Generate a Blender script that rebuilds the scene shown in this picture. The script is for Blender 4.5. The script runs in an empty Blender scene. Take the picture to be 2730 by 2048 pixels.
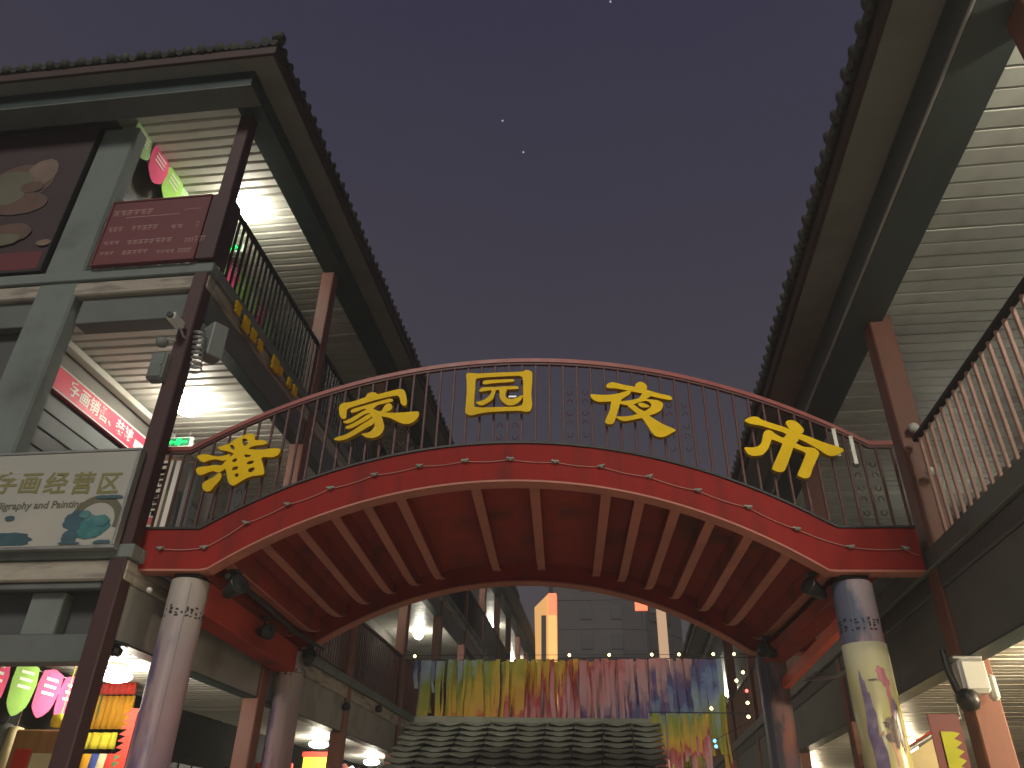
import bpy, bmesh, math, random
from mathutils import Vector, Matrix
from mathutils.geometry import tessellate_polygon
random.seed(7)
R = math.radians
scene = bpy.context.scene
col = scene.collection

# ------------------------------------------------------------------ camera, sky, sun, exposure
cam_d = bpy.data.cameras.new('camera')
cam = bpy.data.objects.new('camera', cam_d)
col.objects.link(cam)
cam_d.sensor_width = 36.0
cam_d.lens = 27.03
cam_d.clip_start = 0.05
cam_d.clip_end = 3000
ax_x = Vector((0.99162, 0.04896, 0.11953))      # world axes seen from the camera, solved from the vanishing points
ax_y = Vector((0.12766, -0.51246, -0.84917))
ax_z = Vector((0.01968, 0.85731, -0.51442))
m3 = Matrix((ax_x, ax_y, ax_z))
cam.matrix_world = Matrix.Translation((0, 0, 1.6)) @ m3.to_4x4()
scene.camera = cam

world = bpy.data.worlds.new('World')
scene.world = world
world.use_nodes = True
wn, wl = world.node_tree.nodes, world.node_tree.links
wn.clear()
w_out = wn.new('ShaderNodeOutputWorld')
w_sky = wn.new('ShaderNodeTexSky')
w_sky.sky_type = 'NISHITA'
w_sky.sun_disc = False
w_sky.sun_elevation = R(-6.0)
w_sky.sun_rotation = R(185)
w_bg1 = wn.new('ShaderNodeBackground')
w_bg1.inputs['Strength'].default_value = 0.05
wl.new(w_sky.outputs['Color'], w_bg1.inputs['Color'])
# glow of the city on the night air: purple grey overhead, browner towards the horizon
w_tc = wn.new('ShaderNodeTexCoord')
w_sep = wn.new('ShaderNodeSeparateXYZ')
w_ramp = wn.new('ShaderNodeValToRGB')
w_noise = wn.new('ShaderNodeTexNoise')
w_noise.inputs['Scale'].default_value = 1.6
w_noise.inputs['Detail'].default_value = 3
w_add = wn.new('ShaderNodeMath'); w_add.operation = 'MULTIPLY_ADD'
w_add.inputs[1].default_value = 0.25
wl.new(w_tc.outputs['Generated'], w_sep.inputs[0])
wl.new(w_tc.outputs['Generated'], w_noise.inputs['Vector'])
wl.new(w_noise.outputs['Fac'], w_add.inputs[0])
wl.new(w_sep.outputs['Z'], w_add.inputs[2])
wl.new(w_add.outputs[0], w_ramp.inputs['Fac'])
e = w_ramp.color_ramp.elements
e[0].position = 0.35; e[0].color = (0.054, 0.046, 0.053, 1)
e[1].position = 1.08; e[1].color = (0.027, 0.0245, 0.055, 1)
e2 = e.new(0.75); e2.color = (0.040, 0.0355, 0.055, 1)
w_bg2 = wn.new('ShaderNodeBackground')
w_bg2.inputs['Strength'].default_value = 0.84
wl.new(w_ramp.outputs['Color'], w_bg2.inputs['Color'])
w_mix = wn.new('ShaderNodeAddShader')
wl.new(w_bg1.outputs[0], w_mix.inputs[0]); wl.new(w_bg2.outputs[0], w_mix.inputs[1])
wl.new(w_mix.outputs[0], w_out.inputs['Surface'])

sun_d = bpy.data.lights.new('sun', 'SUN')
sun_d.energy = 1.3
sun_d.angle = R(14)
sun_d.color = (1.0, 0.93, 0.82)
sun = bpy.data.objects.new('sun', sun_d)
sun.rotation_euler = (R(54), 0, R(-4))
sun.location = (0, -5, 20)
col.objects.link(sun)

scene.view_settings.view_transform = 'Standard'
scene.view_settings.look = 'None'
scene.view_settings.exposure = 0.30
scene.view_settings.gamma = 1.0
scene.view_settings.use_curve_mapping = False
scene.render.engine = 'CYCLES'
scene.cycles.max_bounces = 6
scene.cycles.diffuse_bounces = 4
scene.cycles.use_denoising = True
scene.cycles.sample_clamp_indirect = 4.0
scene.render.filter_size = 1.9

# ------------------------------------------------------------------ materials
def mat(name, c, rough=0.6, var=0.18, scale=6.0, bump=0.15, metal=0.0, dirt=None, dirt_amt=0.35, dirt_scale=1.3, spec=0.4, stretch=(1, 1, 1), obj_var=0.0):
    m = bpy.data.materials.new(name); m.use_nodes = True
    nt = m.node_tree; n, l = nt.nodes, nt.links
    b = n['Principled BSDF']
    b.inputs['Roughness'].default_value = rough
    b.inputs['Metallic'].default_value = metal
    b.inputs['Specular IOR Level'].default_value = spec
    tc = n.new('ShaderNodeTexCoord')
    mp = n.new('ShaderNodeMapping'); mp.inputs['Scale'].default_value = stretch
    l.new(tc.outputs['Object'], mp.inputs['Vector'])
    n1 = n.new('ShaderNodeTexNoise'); n1.inputs['Scale'].default_value = scale; n1.inputs['Detail'].default_value = 6
    n1.inputs['Roughness'].default_value = 0.62
    l.new(mp.outputs[0], n1.inputs['Vector'])
    mx = n.new('ShaderNodeMix'); mx.data_type = 'RGBA'
    mx.inputs[6].default_value = tuple(max(0, v * (1 - var)) for v in c) + (1,)
    mx.inputs[7].default_value = tuple(min(1, v * (1 + var)) for v in c) + (1,)
    l.new(n1.outputs['Fac'], mx.inputs[0])
    outc = mx.outputs[2]
    if dirt is None: dirt = tuple(v * 0.45 for v in c)
    n2 = n.new('ShaderNodeTexNoise'); n2.inputs['Scale'].default_value = dirt_scale; n2.inputs['Detail'].default_value = 8
    l.new(mp.outputs[0], n2.inputs['Vector'])
    r2 = n.new('ShaderNodeMapRange'); r2.inputs[1].default_value = 0.5; r2.inputs[2].default_value = 0.72
    r2.inputs[3].default_value = 0.0; r2.inputs[4].default_value = dirt_amt
    l.new(n2.outputs['Fac'], r2.inputs[0])
    m2 = n.new('ShaderNodeMix'); m2.data_type = 'RGBA'
    l.new(r2.outputs[0], m2.inputs[0]); l.new(outc, m2.inputs[6]); m2.inputs[7].default_value = tuple(dirt) + (1,)
    l.new(m2.outputs[2], b.inputs['Base Color'])
    rr = n.new('ShaderNodeMapRange'); rr.inputs[3].default_value = max(0.05, rough - 0.12); rr.inputs[4].default_value = min(1, rough + 0.15)
    l.new(n1.outputs['Fac'], rr.inputs[0]); l.new(rr.outputs[0], b.inputs['Roughness'])
    if obj_var:
        oi = n.new('ShaderNodeObjectInfo'); r7 = n.new('ShaderNodeMapRange'); r7.inputs[3].default_value = 1 - obj_var; r7.inputs[4].default_value = 1 + obj_var
        l.new(oi.outputs['Random'], r7.inputs[0]); hv = n.new('ShaderNodeHueSaturation'); l.new(r7.outputs[0], hv.inputs['Value']); l.new(m2.outputs[2], hv.inputs['Color']); l.new(hv.outputs[0], b.inputs['Base Color'])
    if bump:
        bp = n.new('ShaderNodeBump'); bp.inputs['Strength'].default_value = bump; bp.inputs['Distance'].default_value = 0.02
        l.new(n1.outputs['Fac'], bp.inputs['Height']); l.new(bp.outputs[0], b.inputs['Normal'])
    return m

def glow(name, c, s):
    m = bpy.data.materials.new(name); m.use_nodes = True
    b = m.node_tree.nodes['Principled BSDF']
    b.inputs['Base Color'].default_value = (*c, 1)
    b.inputs['Emission Color'].default_value = (*c, 1)
    b.inputs['Emission Strength'].default_value = s
    return m

M = dict(
    bridge_red=mat('bridge_red_paint', (0.25, 0.018, 0.015), 0.68, 0.2, 3.0, 0.12, spec=0.14, stretch=(2.2, 2.2, 0.45), dirt=(0.10, 0.020, 0.016), dirt_amt=0.75, dirt_scale=1.3),
    rib_red_lit=mat('rib_red_lit_paint', (0.42, 0.145, 0.10), 0.5, 0.2, 4.0, 0.1),  # paler copy of the red, light from below put into its colour
    under_red=mat('underside_red_paint', (0.28, 0.036, 0.026), 0.65, 0.25, 2.0, 0.1, spec=0.15, dirt=(0.06, 0.03, 0.02), dirt_amt=0.7),
    rail_red=mat('handrail_red_paint', (0.26, 0.05, 0.04), 0.42, 0.2, 5.0, 0.1),
    iron_red=mat('baluster_dark_red_paint', (0.075, 0.018, 0.016), 0.5, 0.25, 8.0, 0.1),
    iron_dark=mat('dark_iron_paint', (0.02, 0.02, 0.02), 0.5, 0.3, 8.0, 0.1),
    col_dark=mat('dark_maroon_column_paint', (0.058, 0.027, 0.028), 0.5, 0.2, 3.0, 0.12, stretch=(1, 1, 0.3)),
    col_brick=mat('brick_red_column_paint', (0.20, 0.082, 0.058), 0.55, 0.2, 5.0, 0.15, stretch=(1, 1, 0.3)),
    rail_brown=mat('weathered_red_baluster_paint', (0.42, 0.25, 0.20), 0.6, 0.3, 9.0, 0.2, stretch=(1, 1, 0.4)),
    concrete=mat('grey_green_painted_concrete', (0.155, 0.185, 0.175), 0.75, 0.18, 4.0, 0.25, dirt=(0.06, 0.065, 0.06), dirt_amt=0.55),
    ledge=mat('stained_stone_ledge', (0.34, 0.31, 0.26), 0.8, 0.3, 7.0, 0.4, dirt=(0.06, 0.055, 0.05), dirt_amt=0.8, dirt_scale=3.0, stretch=(0.5, 0.5, 3)),
    teal=mat('dark_teal_beam_paint', (0.036, 0.060, 0.060), 0.45, 0.2, 3.0, 0.15),
    beam_grey=mat('grey_beam_paint', (0.12, 0.135, 0.13), 0.55, 0.2, 3.0, 0.15),
    soffit=mat('grey_soffit_board', (0.19, 0.20, 0.19), 0.75, 0.12, 2.5, 0.12),
    fascia=mat('brown_red_fascia_board', (0.050, 0.026, 0.023), 0.6, 0.25, 3.0, 0.2),
    tile=mat('grey_clay_tile', (0.055, 0.057, 0.050), 0.8, 0.3, 10.0, 0.4, dirt=(0.03, 0.035, 0.028), dirt_amt=0.6, dirt_scale=2.5, obj_var=0.25),
    greytile=mat('weathered_glazed_roof_tile', (0.14, 0.147, 0.112), 0.6, 0.25, 8.0, 0.35, dirt=(0.06, 0.065, 0.045), dirt_amt=0.6, dirt_scale=2.0, obj_var=0.25),
    slat=mat('off_white_ceiling_panel', (0.51, 0.505, 0.445), 0.42, 0.08, 3.0, 0.05, dirt=(0.26, 0.23, 0.18), dirt_amt=0.7, dirt_scale=0.9, obj_var=0.10),
    ceil_back=mat('ceiling_void_board', (0.10, 0.095, 0.08), 0.9, 0.2, 3.0, 0.0),
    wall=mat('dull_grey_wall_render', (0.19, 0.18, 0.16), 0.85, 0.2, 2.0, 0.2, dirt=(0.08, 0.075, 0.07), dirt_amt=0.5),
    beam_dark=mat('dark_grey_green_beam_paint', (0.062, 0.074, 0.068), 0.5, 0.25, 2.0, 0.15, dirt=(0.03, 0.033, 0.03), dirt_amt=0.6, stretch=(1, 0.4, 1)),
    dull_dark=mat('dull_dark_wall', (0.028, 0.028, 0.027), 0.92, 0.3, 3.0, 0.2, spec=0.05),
    panel_grey=mat('grey_fascia_panel', (0.27, 0.265, 0.25), 0.7, 0.2, 2.5, 0.15, dirt=(0.12, 0.115, 0.105), dirt_amt=0.6, dirt_scale=1.8),
    shutter=mat('grey_roller_shutter', (0.16, 0.175, 0.175), 0.65, 0.15, 3.0, 0.1),
    wall_dark=mat('dark_grey_panel', (0.075, 0.08, 0.08), 0.6, 0.2, 3.0, 0.1),
    glass=mat('dark_shop_glass', (0.018, 0.02, 0.022), 0.35, 0.2, 2.0, 0.0, spec=0.3),
    gold=mat('gold_yellow_lacquer', (0.76, 0.50, 0.003), 0.5, 0.08, 4.0, 0.08, dirt=(0.46, 0.29, 0.006), dirt_amt=0.5, spec=0.12),
    gold_shaded=mat('shaded_gold_lacquer', (0.36, 0.22, 0.012), 0.45, 0.12, 6.0, 0.06),  # darker copy of the gold, shade on the letter sides put into colour
    white=mat('white_plastic', (0.70, 0.71, 0.66), 0.4, 0.06, 5.0, 0.04),
    metal=mat('galvanised_metal', (0.34, 0.35, 0.34), 0.4, 0.15, 9.0, 0.1, metal=0.6),
    greybox=mat('grey_enamel_box', (0.19, 0.21, 0.20), 0.5, 0.12, 5.0, 0.05),
    black=mat('black_plastic', (0.015, 0.016, 0.017), 0.4, 0.3, 6.0, 0.05),
    board_red=mat('maroon_notice_print', (0.135, 0.032, 0.038), 0.5, 0.15, 2.0, 0.05, dirt=(0.12, 0.03, 0.035)),
    board_white=mat('pale_billboard_vinyl', (0.37, 0.368, 0.33), 0.45, 0.06, 1.5, 0.03, dirt=(0.42, 0.40, 0.34), dirt_amt=0.5),
    ink_olive=mat('olive_print', (0.20, 0.19, 0.07), 0.6, 0.2, 9.0, 0.0),
    ink_brown=mat('brown_print', (0.12, 0.115, 0.075), 0.6, 0.2, 9.0, 0.0),
    ink_teal=mat('teal_print', (0.035, 0.16, 0.17), 0.6, 0.5, 9.0, 0.0, dirt=(0.15, 0.26, 0.26), dirt_amt=0.7, dirt_scale=5),
    ink_navy=mat('slate_blue_print', (0.04, 0.095, 0.125), 0.6, 0.4, 6.0, 0.0),
    ink_pale=mat('faded_pink_print', (0.36, 0.22, 0.21), 0.6, 0.2, 9.0, 0.0),
    ink_peach=mat('peach_print', (0.10, 0.06, 0.045), 0.6, 0.4, 4.0, 0.0, dirt=(0.12, 0.06, 0.045), dirt_amt=0.8, dirt_scale=3),
    ink_cream=mat('cream_print', (0.18, 0.125, 0.095), 0.6, 0.3, 4.0, 0.0),
    poster=mat('dark_maroon_poster', (0.040, 0.022, 0.026), 0.6, 0.4, 1.0, 0.0),
    poster_low=mat('deep_red_poster', (0.12, 0.022, 0.028), 0.6, 0.3, 2.0, 0.0),
    pinksign=mat('hot_pink_sign_print', (0.80, 0.065, 0.13), 0.5, 0.06, 2.0, 0.0),
    white_ink=mat('white_print', (0.80, 0.76, 0.68), 0.5, 0.05, 5.0, 0.0),
    green_cloth=mat('pale_green_cloth', (0.36, 0.58, 0.26), 0.8, 0.25, 8.0, 0.2),
    lime_cloth=mat('lime_cloth', (0.30, 0.56, 0.10), 0.8, 0.2, 8.0, 0.2),
    pink_cloth=mat('pink_cloth', (0.80, 0.09, 0.22), 0.8, 0.2, 8.0, 0.2),
    red_cloth=mat('red_cloth', (0.62, 0.05, 0.03), 0.8, 0.2, 8.0, 0.2),
    dkgreen_cloth=mat('dark_green_cloth', (0.07, 0.26, 0.10), 0.8, 0.2, 8.0, 0.2),
    orange_cloth=mat('orange_yellow_cloth', (0.74, 0.36, 0.02), 0.8, 0.25, 10.0, 0.3, stretch=(8, 8, 0.5)),
    yellow_cloth=mat('yellow_cloth', (0.72, 0.60, 0.04), 0.8, 0.2, 8.0, 0.2),
    blue_cloth=mat('blue_cloth', (0.05, 0.08, 0.32), 0.8, 0.2, 8.0, 0.2),
    olive_cloth=mat('yellow_green_cloth', (0.36, 0.38, 0.03), 0.8, 0.2, 5.0, 0.2),
    cream_cloth=mat('cream_cloth', (0.80, 0.68, 0.38), 0.8, 0.12, 8.0, 0.15),
    wood=mat('orange_brown_wood', (0.42, 0.21, 0.085), 0.45, 0.25, 3.0, 0.1, stretch=(6, 6, 0.6)),
    paper=mat('scroll_paper', (0.62, 0.57, 0.47), 0.8, 0.1, 6.0, 0.05),
    ink=mat('black_ink', (0.03, 0.03, 0.03), 0.6, 0.2, 9.0, 0.0),
    seal=mat('red_seal_ink', (0.50, 0.10, 0.10), 0.6, 0.2, 9.0, 0.0),
    paving=mat('grey_paving_stone', (0.40, 0.375, 0.34), 0.65, 0.25, 1.5, 0.3, dirt=(0.10, 0.09, 0.085), dirt_amt=0.6, dirt_scale=0.4),
    far_wall=mat('far_grey_cladding', (0.062, 0.052, 0.050), 0.6, 0.08, 0.2, 0.0),
    far_band=mat('far_dark_band', (0.035, 0.03, 0.032), 0.5, 0.1, 0.3, 0.0),
    far_window=mat('far_window_glass', (0.055, 0.047, 0.047), 0.25, 0.2, 0.3, 0.0, spec=0.6),
    film=None, lamp=glow('lamp_diffuser', (1.0, 0.96, 0.84), 30.0), lamp_warm=glow('warm_lamp_diffuser', (1.0, 0.84, 0.56), 18.0),
    exit=glow('exit_sign_green', (0.0, 0.85, 0.12), 1.0), exit_dark=mat('exit_sign_dark_green', (0.02, 0.15, 0.06), 0.4, 0.1, 5.0, 0.0),
    lit_yellow=glow('lit_yellow_sign', (0.62, 0.33, 0.10), 0.72), lit_orange=glow('lit_orange_sign', (1.0, 0.22, 0.10), 1.0),
    glow_post=glow('glow_beige_post', (0.50, 0.32, 0.19), 0.6), bulb_yellow=glow('yellow_bulb', (1.0, 0.72, 0.25), 6.0),
    bulb_off=mat('unlit_bulb_plastic', (0.22, 0.25, 0.21), 0.35, 0.1, 8.0, 0.0), bulb_blue=glow('blue_bulb', (0.1, 0.3, 1.0), 4.0), bulb_red=glow('red_bulb', (1.0, 0.1, 0.08), 4.0),
    star=glow('star_light', (0.75, 0.78, 0.9), 0.6),
)

def film_mat(name, stops, axis='Z', freq=1.0, seed=0.0, side_c=(0.12, 0.085, 0.17), side_k=-1.3, side_amt=0.9, side_z=3.6):
    """printed vinyl wrap: colour bands along one object axis, broken up by noise"""
    m = bpy.data.materials.new(name); m.use_nodes = True
    n, l = m.node_tree.nodes, m.node_tree.links
    b = n['Principled BSDF']; b.inputs['Roughness'].default_value = 0.32
    tc = n.new('ShaderNodeTexCoord'); sp = n.new('ShaderNodeSeparateXYZ'); l.new(tc.outputs['Object'], sp.inputs[0])
    nz = n.new('ShaderNodeTexNoise'); nz.inputs['Scale'].default_value = 3.2; nz.inputs['Detail'].default_value = 7
    mp = n.new('ShaderNodeMapping'); mp.inputs['Location'].default_value = (seed, seed, seed); mp.inputs['Scale'].default_value = (1, 1, 0.5)
    l.new(tc.outputs['Object'], mp.inputs[0]); l.new(mp.outputs[0], nz.inputs['Vector'])
    ma = n.new('ShaderNodeMath'); ma.operation = 'MULTIPLY_ADD'; ma.inputs[1].default_value = 1.1
    l.new(nz.outputs['Fac'], ma.inputs[0]); l.new(sp.outputs[axis], ma.inputs[2])
    mr = n.new('ShaderNodeMath'); mr.operation = 'MULTIPLY'; mr.inputs[1].default_value = freq; l.new(ma.outputs[0], mr.inputs[0])
    rp = n.new('ShaderNodeValToRGB'); l.new(mr.outputs[0], rp.inputs['Fac'])
    el = rp.color_ramp.elements
    while len(el) < len(stops): el.new(0.5)
    for k, (p, c) in enumerate(stops): el[k].position = p; el[k].color = (*c, 1)
    # a second printed tone that fills one side of the sheet and breaks up into brush-like streaks
    n2 = n.new('ShaderNodeTexNoise'); n2.inputs['Scale'].default_value = 4.0; n2.inputs['Detail'].default_value = 9
    mp2 = n.new('ShaderNodeMapping'); mp2.inputs['Scale'].default_value = (2.2, 2.2, 0.7); mp2.inputs['Location'].default_value = (seed, 2*seed, 0)
    l.new(tc.outputs['Object'], mp2.inputs[0]); l.new(mp2.outputs[0], n2.inputs['Vector'])
    m5 = n.new('ShaderNodeMath'); m5.operation = 'MULTIPLY_ADD'; m5.inputs[1].default_value = side_k; l.new(sp.outputs['X'], m5.inputs[0]); l.new(n2.outputs['Fac'], m5.inputs[2])
    r5 = n.new('ShaderNodeMapRange'); r5.inputs[1].default_value = 0.52; r5.inputs[2].default_value = 0.70; r5.inputs[4].default_value = side_amt; l.new(m5.outputs[0], r5.inputs[0])
    zr_ = n.new('ShaderNodeMapRange'); zr_.inputs[1].default_value = side_z; zr_.inputs[2].default_value = side_z - 0.25; l.new(sp.outputs['Z'], zr_.inputs[0])
    mm_ = n.new('ShaderNodeMath'); mm_.operation = 'MULTIPLY'; l.new(r5.outputs[0], mm_.inputs[0]); l.new(zr_.outputs[0], mm_.inputs[1])
    mx5 = n.new('ShaderNodeMix'); mx5.data_type = 'RGBA'; l.new(mm_.outputs[0], mx5.inputs[0]); l.new(rp.outputs[0], mx5.inputs[6]); mx5.inputs[7].default_value = (*side_c, 1)
    l.new(mx5.outputs[2], b.inputs['Base Color'])
    return m

# ------------------------------------------------------------------ mesh builder
class MB:
    def __init__(s): s.v, s.f, s.mi, s.sm = [], [], [], []
    def add(s, vs, fs, mi=0, smooth=False):
        o = len(s.v); s.v += [tuple(v) for v in vs]
        for f in fs: s.f.append([i + o for i in f]); s.mi.append(mi); s.sm.append(smooth)
        return s
    def box(s, x0, x1, y0, y1, z0, z1, mi=0):
        return s.add([(x0,y0,z0),(x1,y0,z0),(x1,y1,z0),(x0,y1,z0),(x0,y0,z1),(x1,y0,z1),(x1,y1,z1),(x0,y1,z1)],
                     [(3,2,1,0),(4,5,6,7),(0,1,5,4),(1,2,6,5),(2,3,7,6),(3,0,4,7)], mi)
    def cbox(s, x0, x1, y0, y1, z0, z1, c=0.012, mi=0):
        """box with its vertical and horizontal edges chamfered"""
        bm = bmesh.new(); bmesh.ops.create_cube(bm, size=1)
        for v in bm.verts: v.co = Vector(((x0+x1)/2 + v.co.x*(x1-x0), (y0+y1)/2 + v.co.y*(y1-y0), (z0+z1)/2 + v.co.z*(z1-z0)))
        bmesh.ops.bevel(bm, geom=list(bm.edges), offset=min(c, 0.45*min(x1-x0, y1-y0, z1-z0)), segments=1, affect='EDGES')
        bm.verts.index_update()
        s.add([v.co for v in bm.verts], [[v.index for v in f.verts] for f in bm.faces], mi); bm.free(); return s
    def tube(s, pts, r, n=8, mi=0, r2=None, smooth=True, closed=False):
        pts = [Vector(p) for p in pts]; k = len(pts); o = len(s.v); vs = []; fs = []
        up = Vector((0, 0, 1)); prev = None
        for i, p in enumerate(pts):
            t = (pts[min(i+1, k-1)] - pts[max(i-1, 0)]).normalized()
            a = t.cross(up)
            if a.length < 1e-3: a = t.cross(Vector((0, 1, 0)))
            a.normalize()
            if prev and a.dot(prev) < 0: a = -a
            prev = a; b = t.cross(a).normalized()
            rr = r if r2 is None else r + (r2 - r) * i / max(1, k - 1)
            for j in range(n):
                q = 2 * math.pi * j / n; vs.append(p + a * (rr * math.cos(q)) + b * (rr * math.sin(q)))
        for i in range(k - 1):
            for j in range(n):
                fs.append((i*n+j, i*n+(j+1) % n, (i+1)*n+(j+1) % n, (i+1)*n+j))
        s.add(vs, fs, mi, smooth)
        s.add(vs[:n], [tuple(range(n))], mi); s.add(vs[-n:], [tuple(range(n-1, -1, -1))], mi)
        return s
    def lathe(s, prof, c=(0,0,0), n=20, mi=0, smooth=True, axis='z'):
        vs = []; fs = []
        for r, z in prof:
            for j in range(n):
                q = 2*math.pi*j/n
                p = (r*math.cos(q), r*math.sin(q), z)
                if axis == 'y': p = (p[0], p[2], p[1])
                if axis == 'x': p = (p[2], p[0], p[1])
                vs.append((c[0]+p[0], c[1]+p[1], c[2]+p[2]))
        for i in range(len(prof)-1):
            for j in range(n): fs.append((i*n+j, i*n+(j+1) % n, (i+1)*n+(j+1) % n, (i+1)*n+j))
        fs.append(tuple(range(n-1, -1, -1))); fs.append(tuple(range((len(prof)-1)*n, len(prof)*n)))
        return s.add(vs, fs, mi, smooth)
    def prism(s, rings, fn, d0, d1, mi=0, side_mi=None):
        """polygon with holes (2-D rings) extruded; fn(u, v, d) maps to 3-D"""
        polys = [[Vector((u, v, 0)) for u, v in r] for r in rings]
        tris = tessellate_polygon(polys); flat = [p for r in polys for p in r]
        a = [fn(p.x, p.y, d0) for p in flat]; b = [fn(p.x, p.y, d1) for p in flat]
        s.add(a, [tuple(t) for t in tris], mi); s.add(b, [tuple(reversed(t)) for t in tris], mi)
        o = 0
        for r in rings:
            k = len(r)
            vs = [a[o+i] for i in range(k)] + [b[o+i] for i in range(k)]
            s.add(vs, [(i, (i+1) % k, k+(i+1) % k, k+i) for i in range(k)], mi if side_mi is None else side_mi); o += k
        return s
    def loft(s, rows, mi=0, smooth=True):
        k = len(rows[0]); vs = [p for r in rows for p in r]; fs = []
        for i in range(len(rows)-1):
            for j in range(k-1): fs.append((i*k+j, i*k+j+1, (i+1)*k+j+1, (i+1)*k+j))
        return s.add(vs, fs, mi, smooth)
    def mesh(s, name, mats):
        me = bpy.data.meshes.new(name); me.from_pydata(s.v, [], s.f)
        for m in (mats if isinstance(mats, (list, tuple)) else [mats]): me.materials.append(m)
        me.polygons.foreach_set('material_index', s.mi); me.polygons.foreach_set('use_smooth', s.sm)
        bm = bmesh.new(); bm.from_mesh(me); bmesh.ops.recalc_face_normals(bm, faces=bm.faces); bm.to_mesh(me); bm.free()
        return me
    def build(s, name, mats, parent=None, local=False):
        o = bpy.data.objects.new(name, None); bpy.data.objects.remove(o)
        off = Vector((0, 0, 0))
        if parent is not None and not local: off = base_of(parent)
        if off.length: s.v = [tuple(Vector(v) - off) for v in s.v]
        o = bpy.data.objects.new(name, s.mesh(name, mats)); col.objects.link(o)
        if parent is not None: o.parent = parent
        return o

def base_of(o):
    v = Vector((0, 0, 0))
    while o is not None: v += o.location; o = o.parent
    return v

def tag(o, label=None, cat=None, group=None, kind=None):
    if label: o['label'] = label
    if cat: o['category'] = cat
    if group: o['group'] = group
    if kind: o['kind'] = kind
    return o
def thing(name, loc, label, cat, group=None, rz=0.0):
    o = bpy.data.objects.new(name, None); o.empty_display_size = 0.1
    o.location = loc; o.rotation_euler = (0, 0, rz); col.objects.link(o)
    return tag(o, label, cat, group)
def copy_mesh(name, me, parent, loc, rz=0.0, scale=None):
    o = bpy.data.objects.new(name, me); o.parent = parent; o.location = loc
    if rz: o.rotation_euler = (0, 0, rz)
    if scale: o.scale = scale
    col.objects.link(o); return o
def copy_tree(o, parent=None):
    c = o.copy(); col.objects.link(c); c.parent = parent
    for ch in list(o.children): copy_tree(ch, c)
    return c
def smooth_ring(r, n=3):
    """Catmull-Rom through a closed outline"""
    out = []; k = len(r)
    for i in range(k):
        p0, p1, p2, p3 = (Vector(r[(i+d) % k]) for d in (-1, 0, 1, 2))
        for q in range(n):
            t = q / n
            v = 0.5*((2*p1) + (p2-p0)*t + (2*p0-5*p1+4*p2-p3)*t*t + (3*p1-p0-3*p2+p3)*t*t*t)
            out.append((v.x, v.y))
    return out
def text_mesh(name, body, size, parent, loc, rot, m, depth=0.003, align='CENTER', bold=0.0, sx=1.0):
    cu = bpy.data.curves.new(name, 'FONT'); cu.body = body; cu.size = size; cu.extrude = depth; cu.offset = bold
    cu.align_x = align; cu.align_y = 'CENTER'
    o = bpy.data.objects.new(name + '_source', cu); col.objects.link(o)
    dg = bpy.context.evaluated_depsgraph_get(); me = bpy.data.meshes.new_from_object(o.evaluated_get(dg))
    bpy.data.objects.remove(o); bpy.data.curves.remove(cu)
    me.materials.clear(); me.materials.append(m)
    t = bpy.data.objects.new(name, me); col.objects.link(t); t.parent = parent; t.location = loc; t.rotation_euler = rot; t.scale = (sx, 1, 1)
    return t
FRONT = (R(90), 0, 0)          # lettering that faces -Y
EAST = (R(90), 0, R(90))       # lettering that faces +X
# ------------------------------------------------------------------ measuring help: photo point -> world point on a known plane
def ray(u, v):
    c = Vector((u - 1105.5, 829.5 - v, -1660.0)); return Vector((ax_x.dot(c), ax_y.dot(c), ax_z.dot(c)))
def at(u, v, Y=None, X=None, Z=None):
    r = ray(u, v); k = Y / r.y if Y is not None else X / r.x if X is not None else (Z - 1.6) / r.z
    return Vector((0, 0, 1.6)) + r * k

def tb(o, kind): o['kind'] = kind; return o

# ------------------------------------------------------------------ ground
g = MB().box(-120, 120, -60, 260, -0.3, 0.0).build('ground', M['paving']); g['kind'] = 'structure'

# ------------------------------------------------------------------ shared pieces
PITCH = 0.2
def slat_mesh(w, p=PITCH, fl=0.68):
    h = p/2 - (0.004 if fl < 0.8 else 0.011)
    prof = [(-h, 0.03), (-h*fl, 0.0), (h*fl, 0.0), (h, 0.03), (h, 0.036), (-h, 0.036)]
    vs = [(-w/2, y, z) for y, z in prof] + [(w/2, y, z) for y, z in prof]; k = len(prof)
    m = MB().add(vs, [(i, (i+1) % k, k+(i+1) % k, k+i) for i in range(k)] + [tuple(range(k)), tuple(range(2*k-1, k-1, -1))])
    return m
def ceiling(parent, x0, x1, y0, y1, z, y_single, p=PITCH, fl=0.68):
    """strip ceiling: near panels one by one, the far ones joined"""
    b = base_of(parent); w = x1 - x0
    void = MB().box(x0, x1, y0, y1, z + 0.045, z + 0.075).build('ceiling_board', M['ceil_back'], parent)
    me = slat_mesh(w, p, fl).mesh('ceiling_slat', M['slat']); y = y0 + p/2
    while y < min(y1, y_single):
        o = copy_mesh('ceiling_slat', me, parent, Vector(((x0+x1)/2, y, z + random.uniform(-.004, .004))) - b); y += p
    rest = MB()
    while y < y1:
        s = slat_mesh(w, p, fl); rest.add([(v[0]+(x0+x1)/2, v[1]+y, v[2]+z) for v in s.v], s.f); y += p
    if rest.v: tb(rest.build('far_ceiling_slats', M['slat'], parent), 'stuff')

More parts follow.
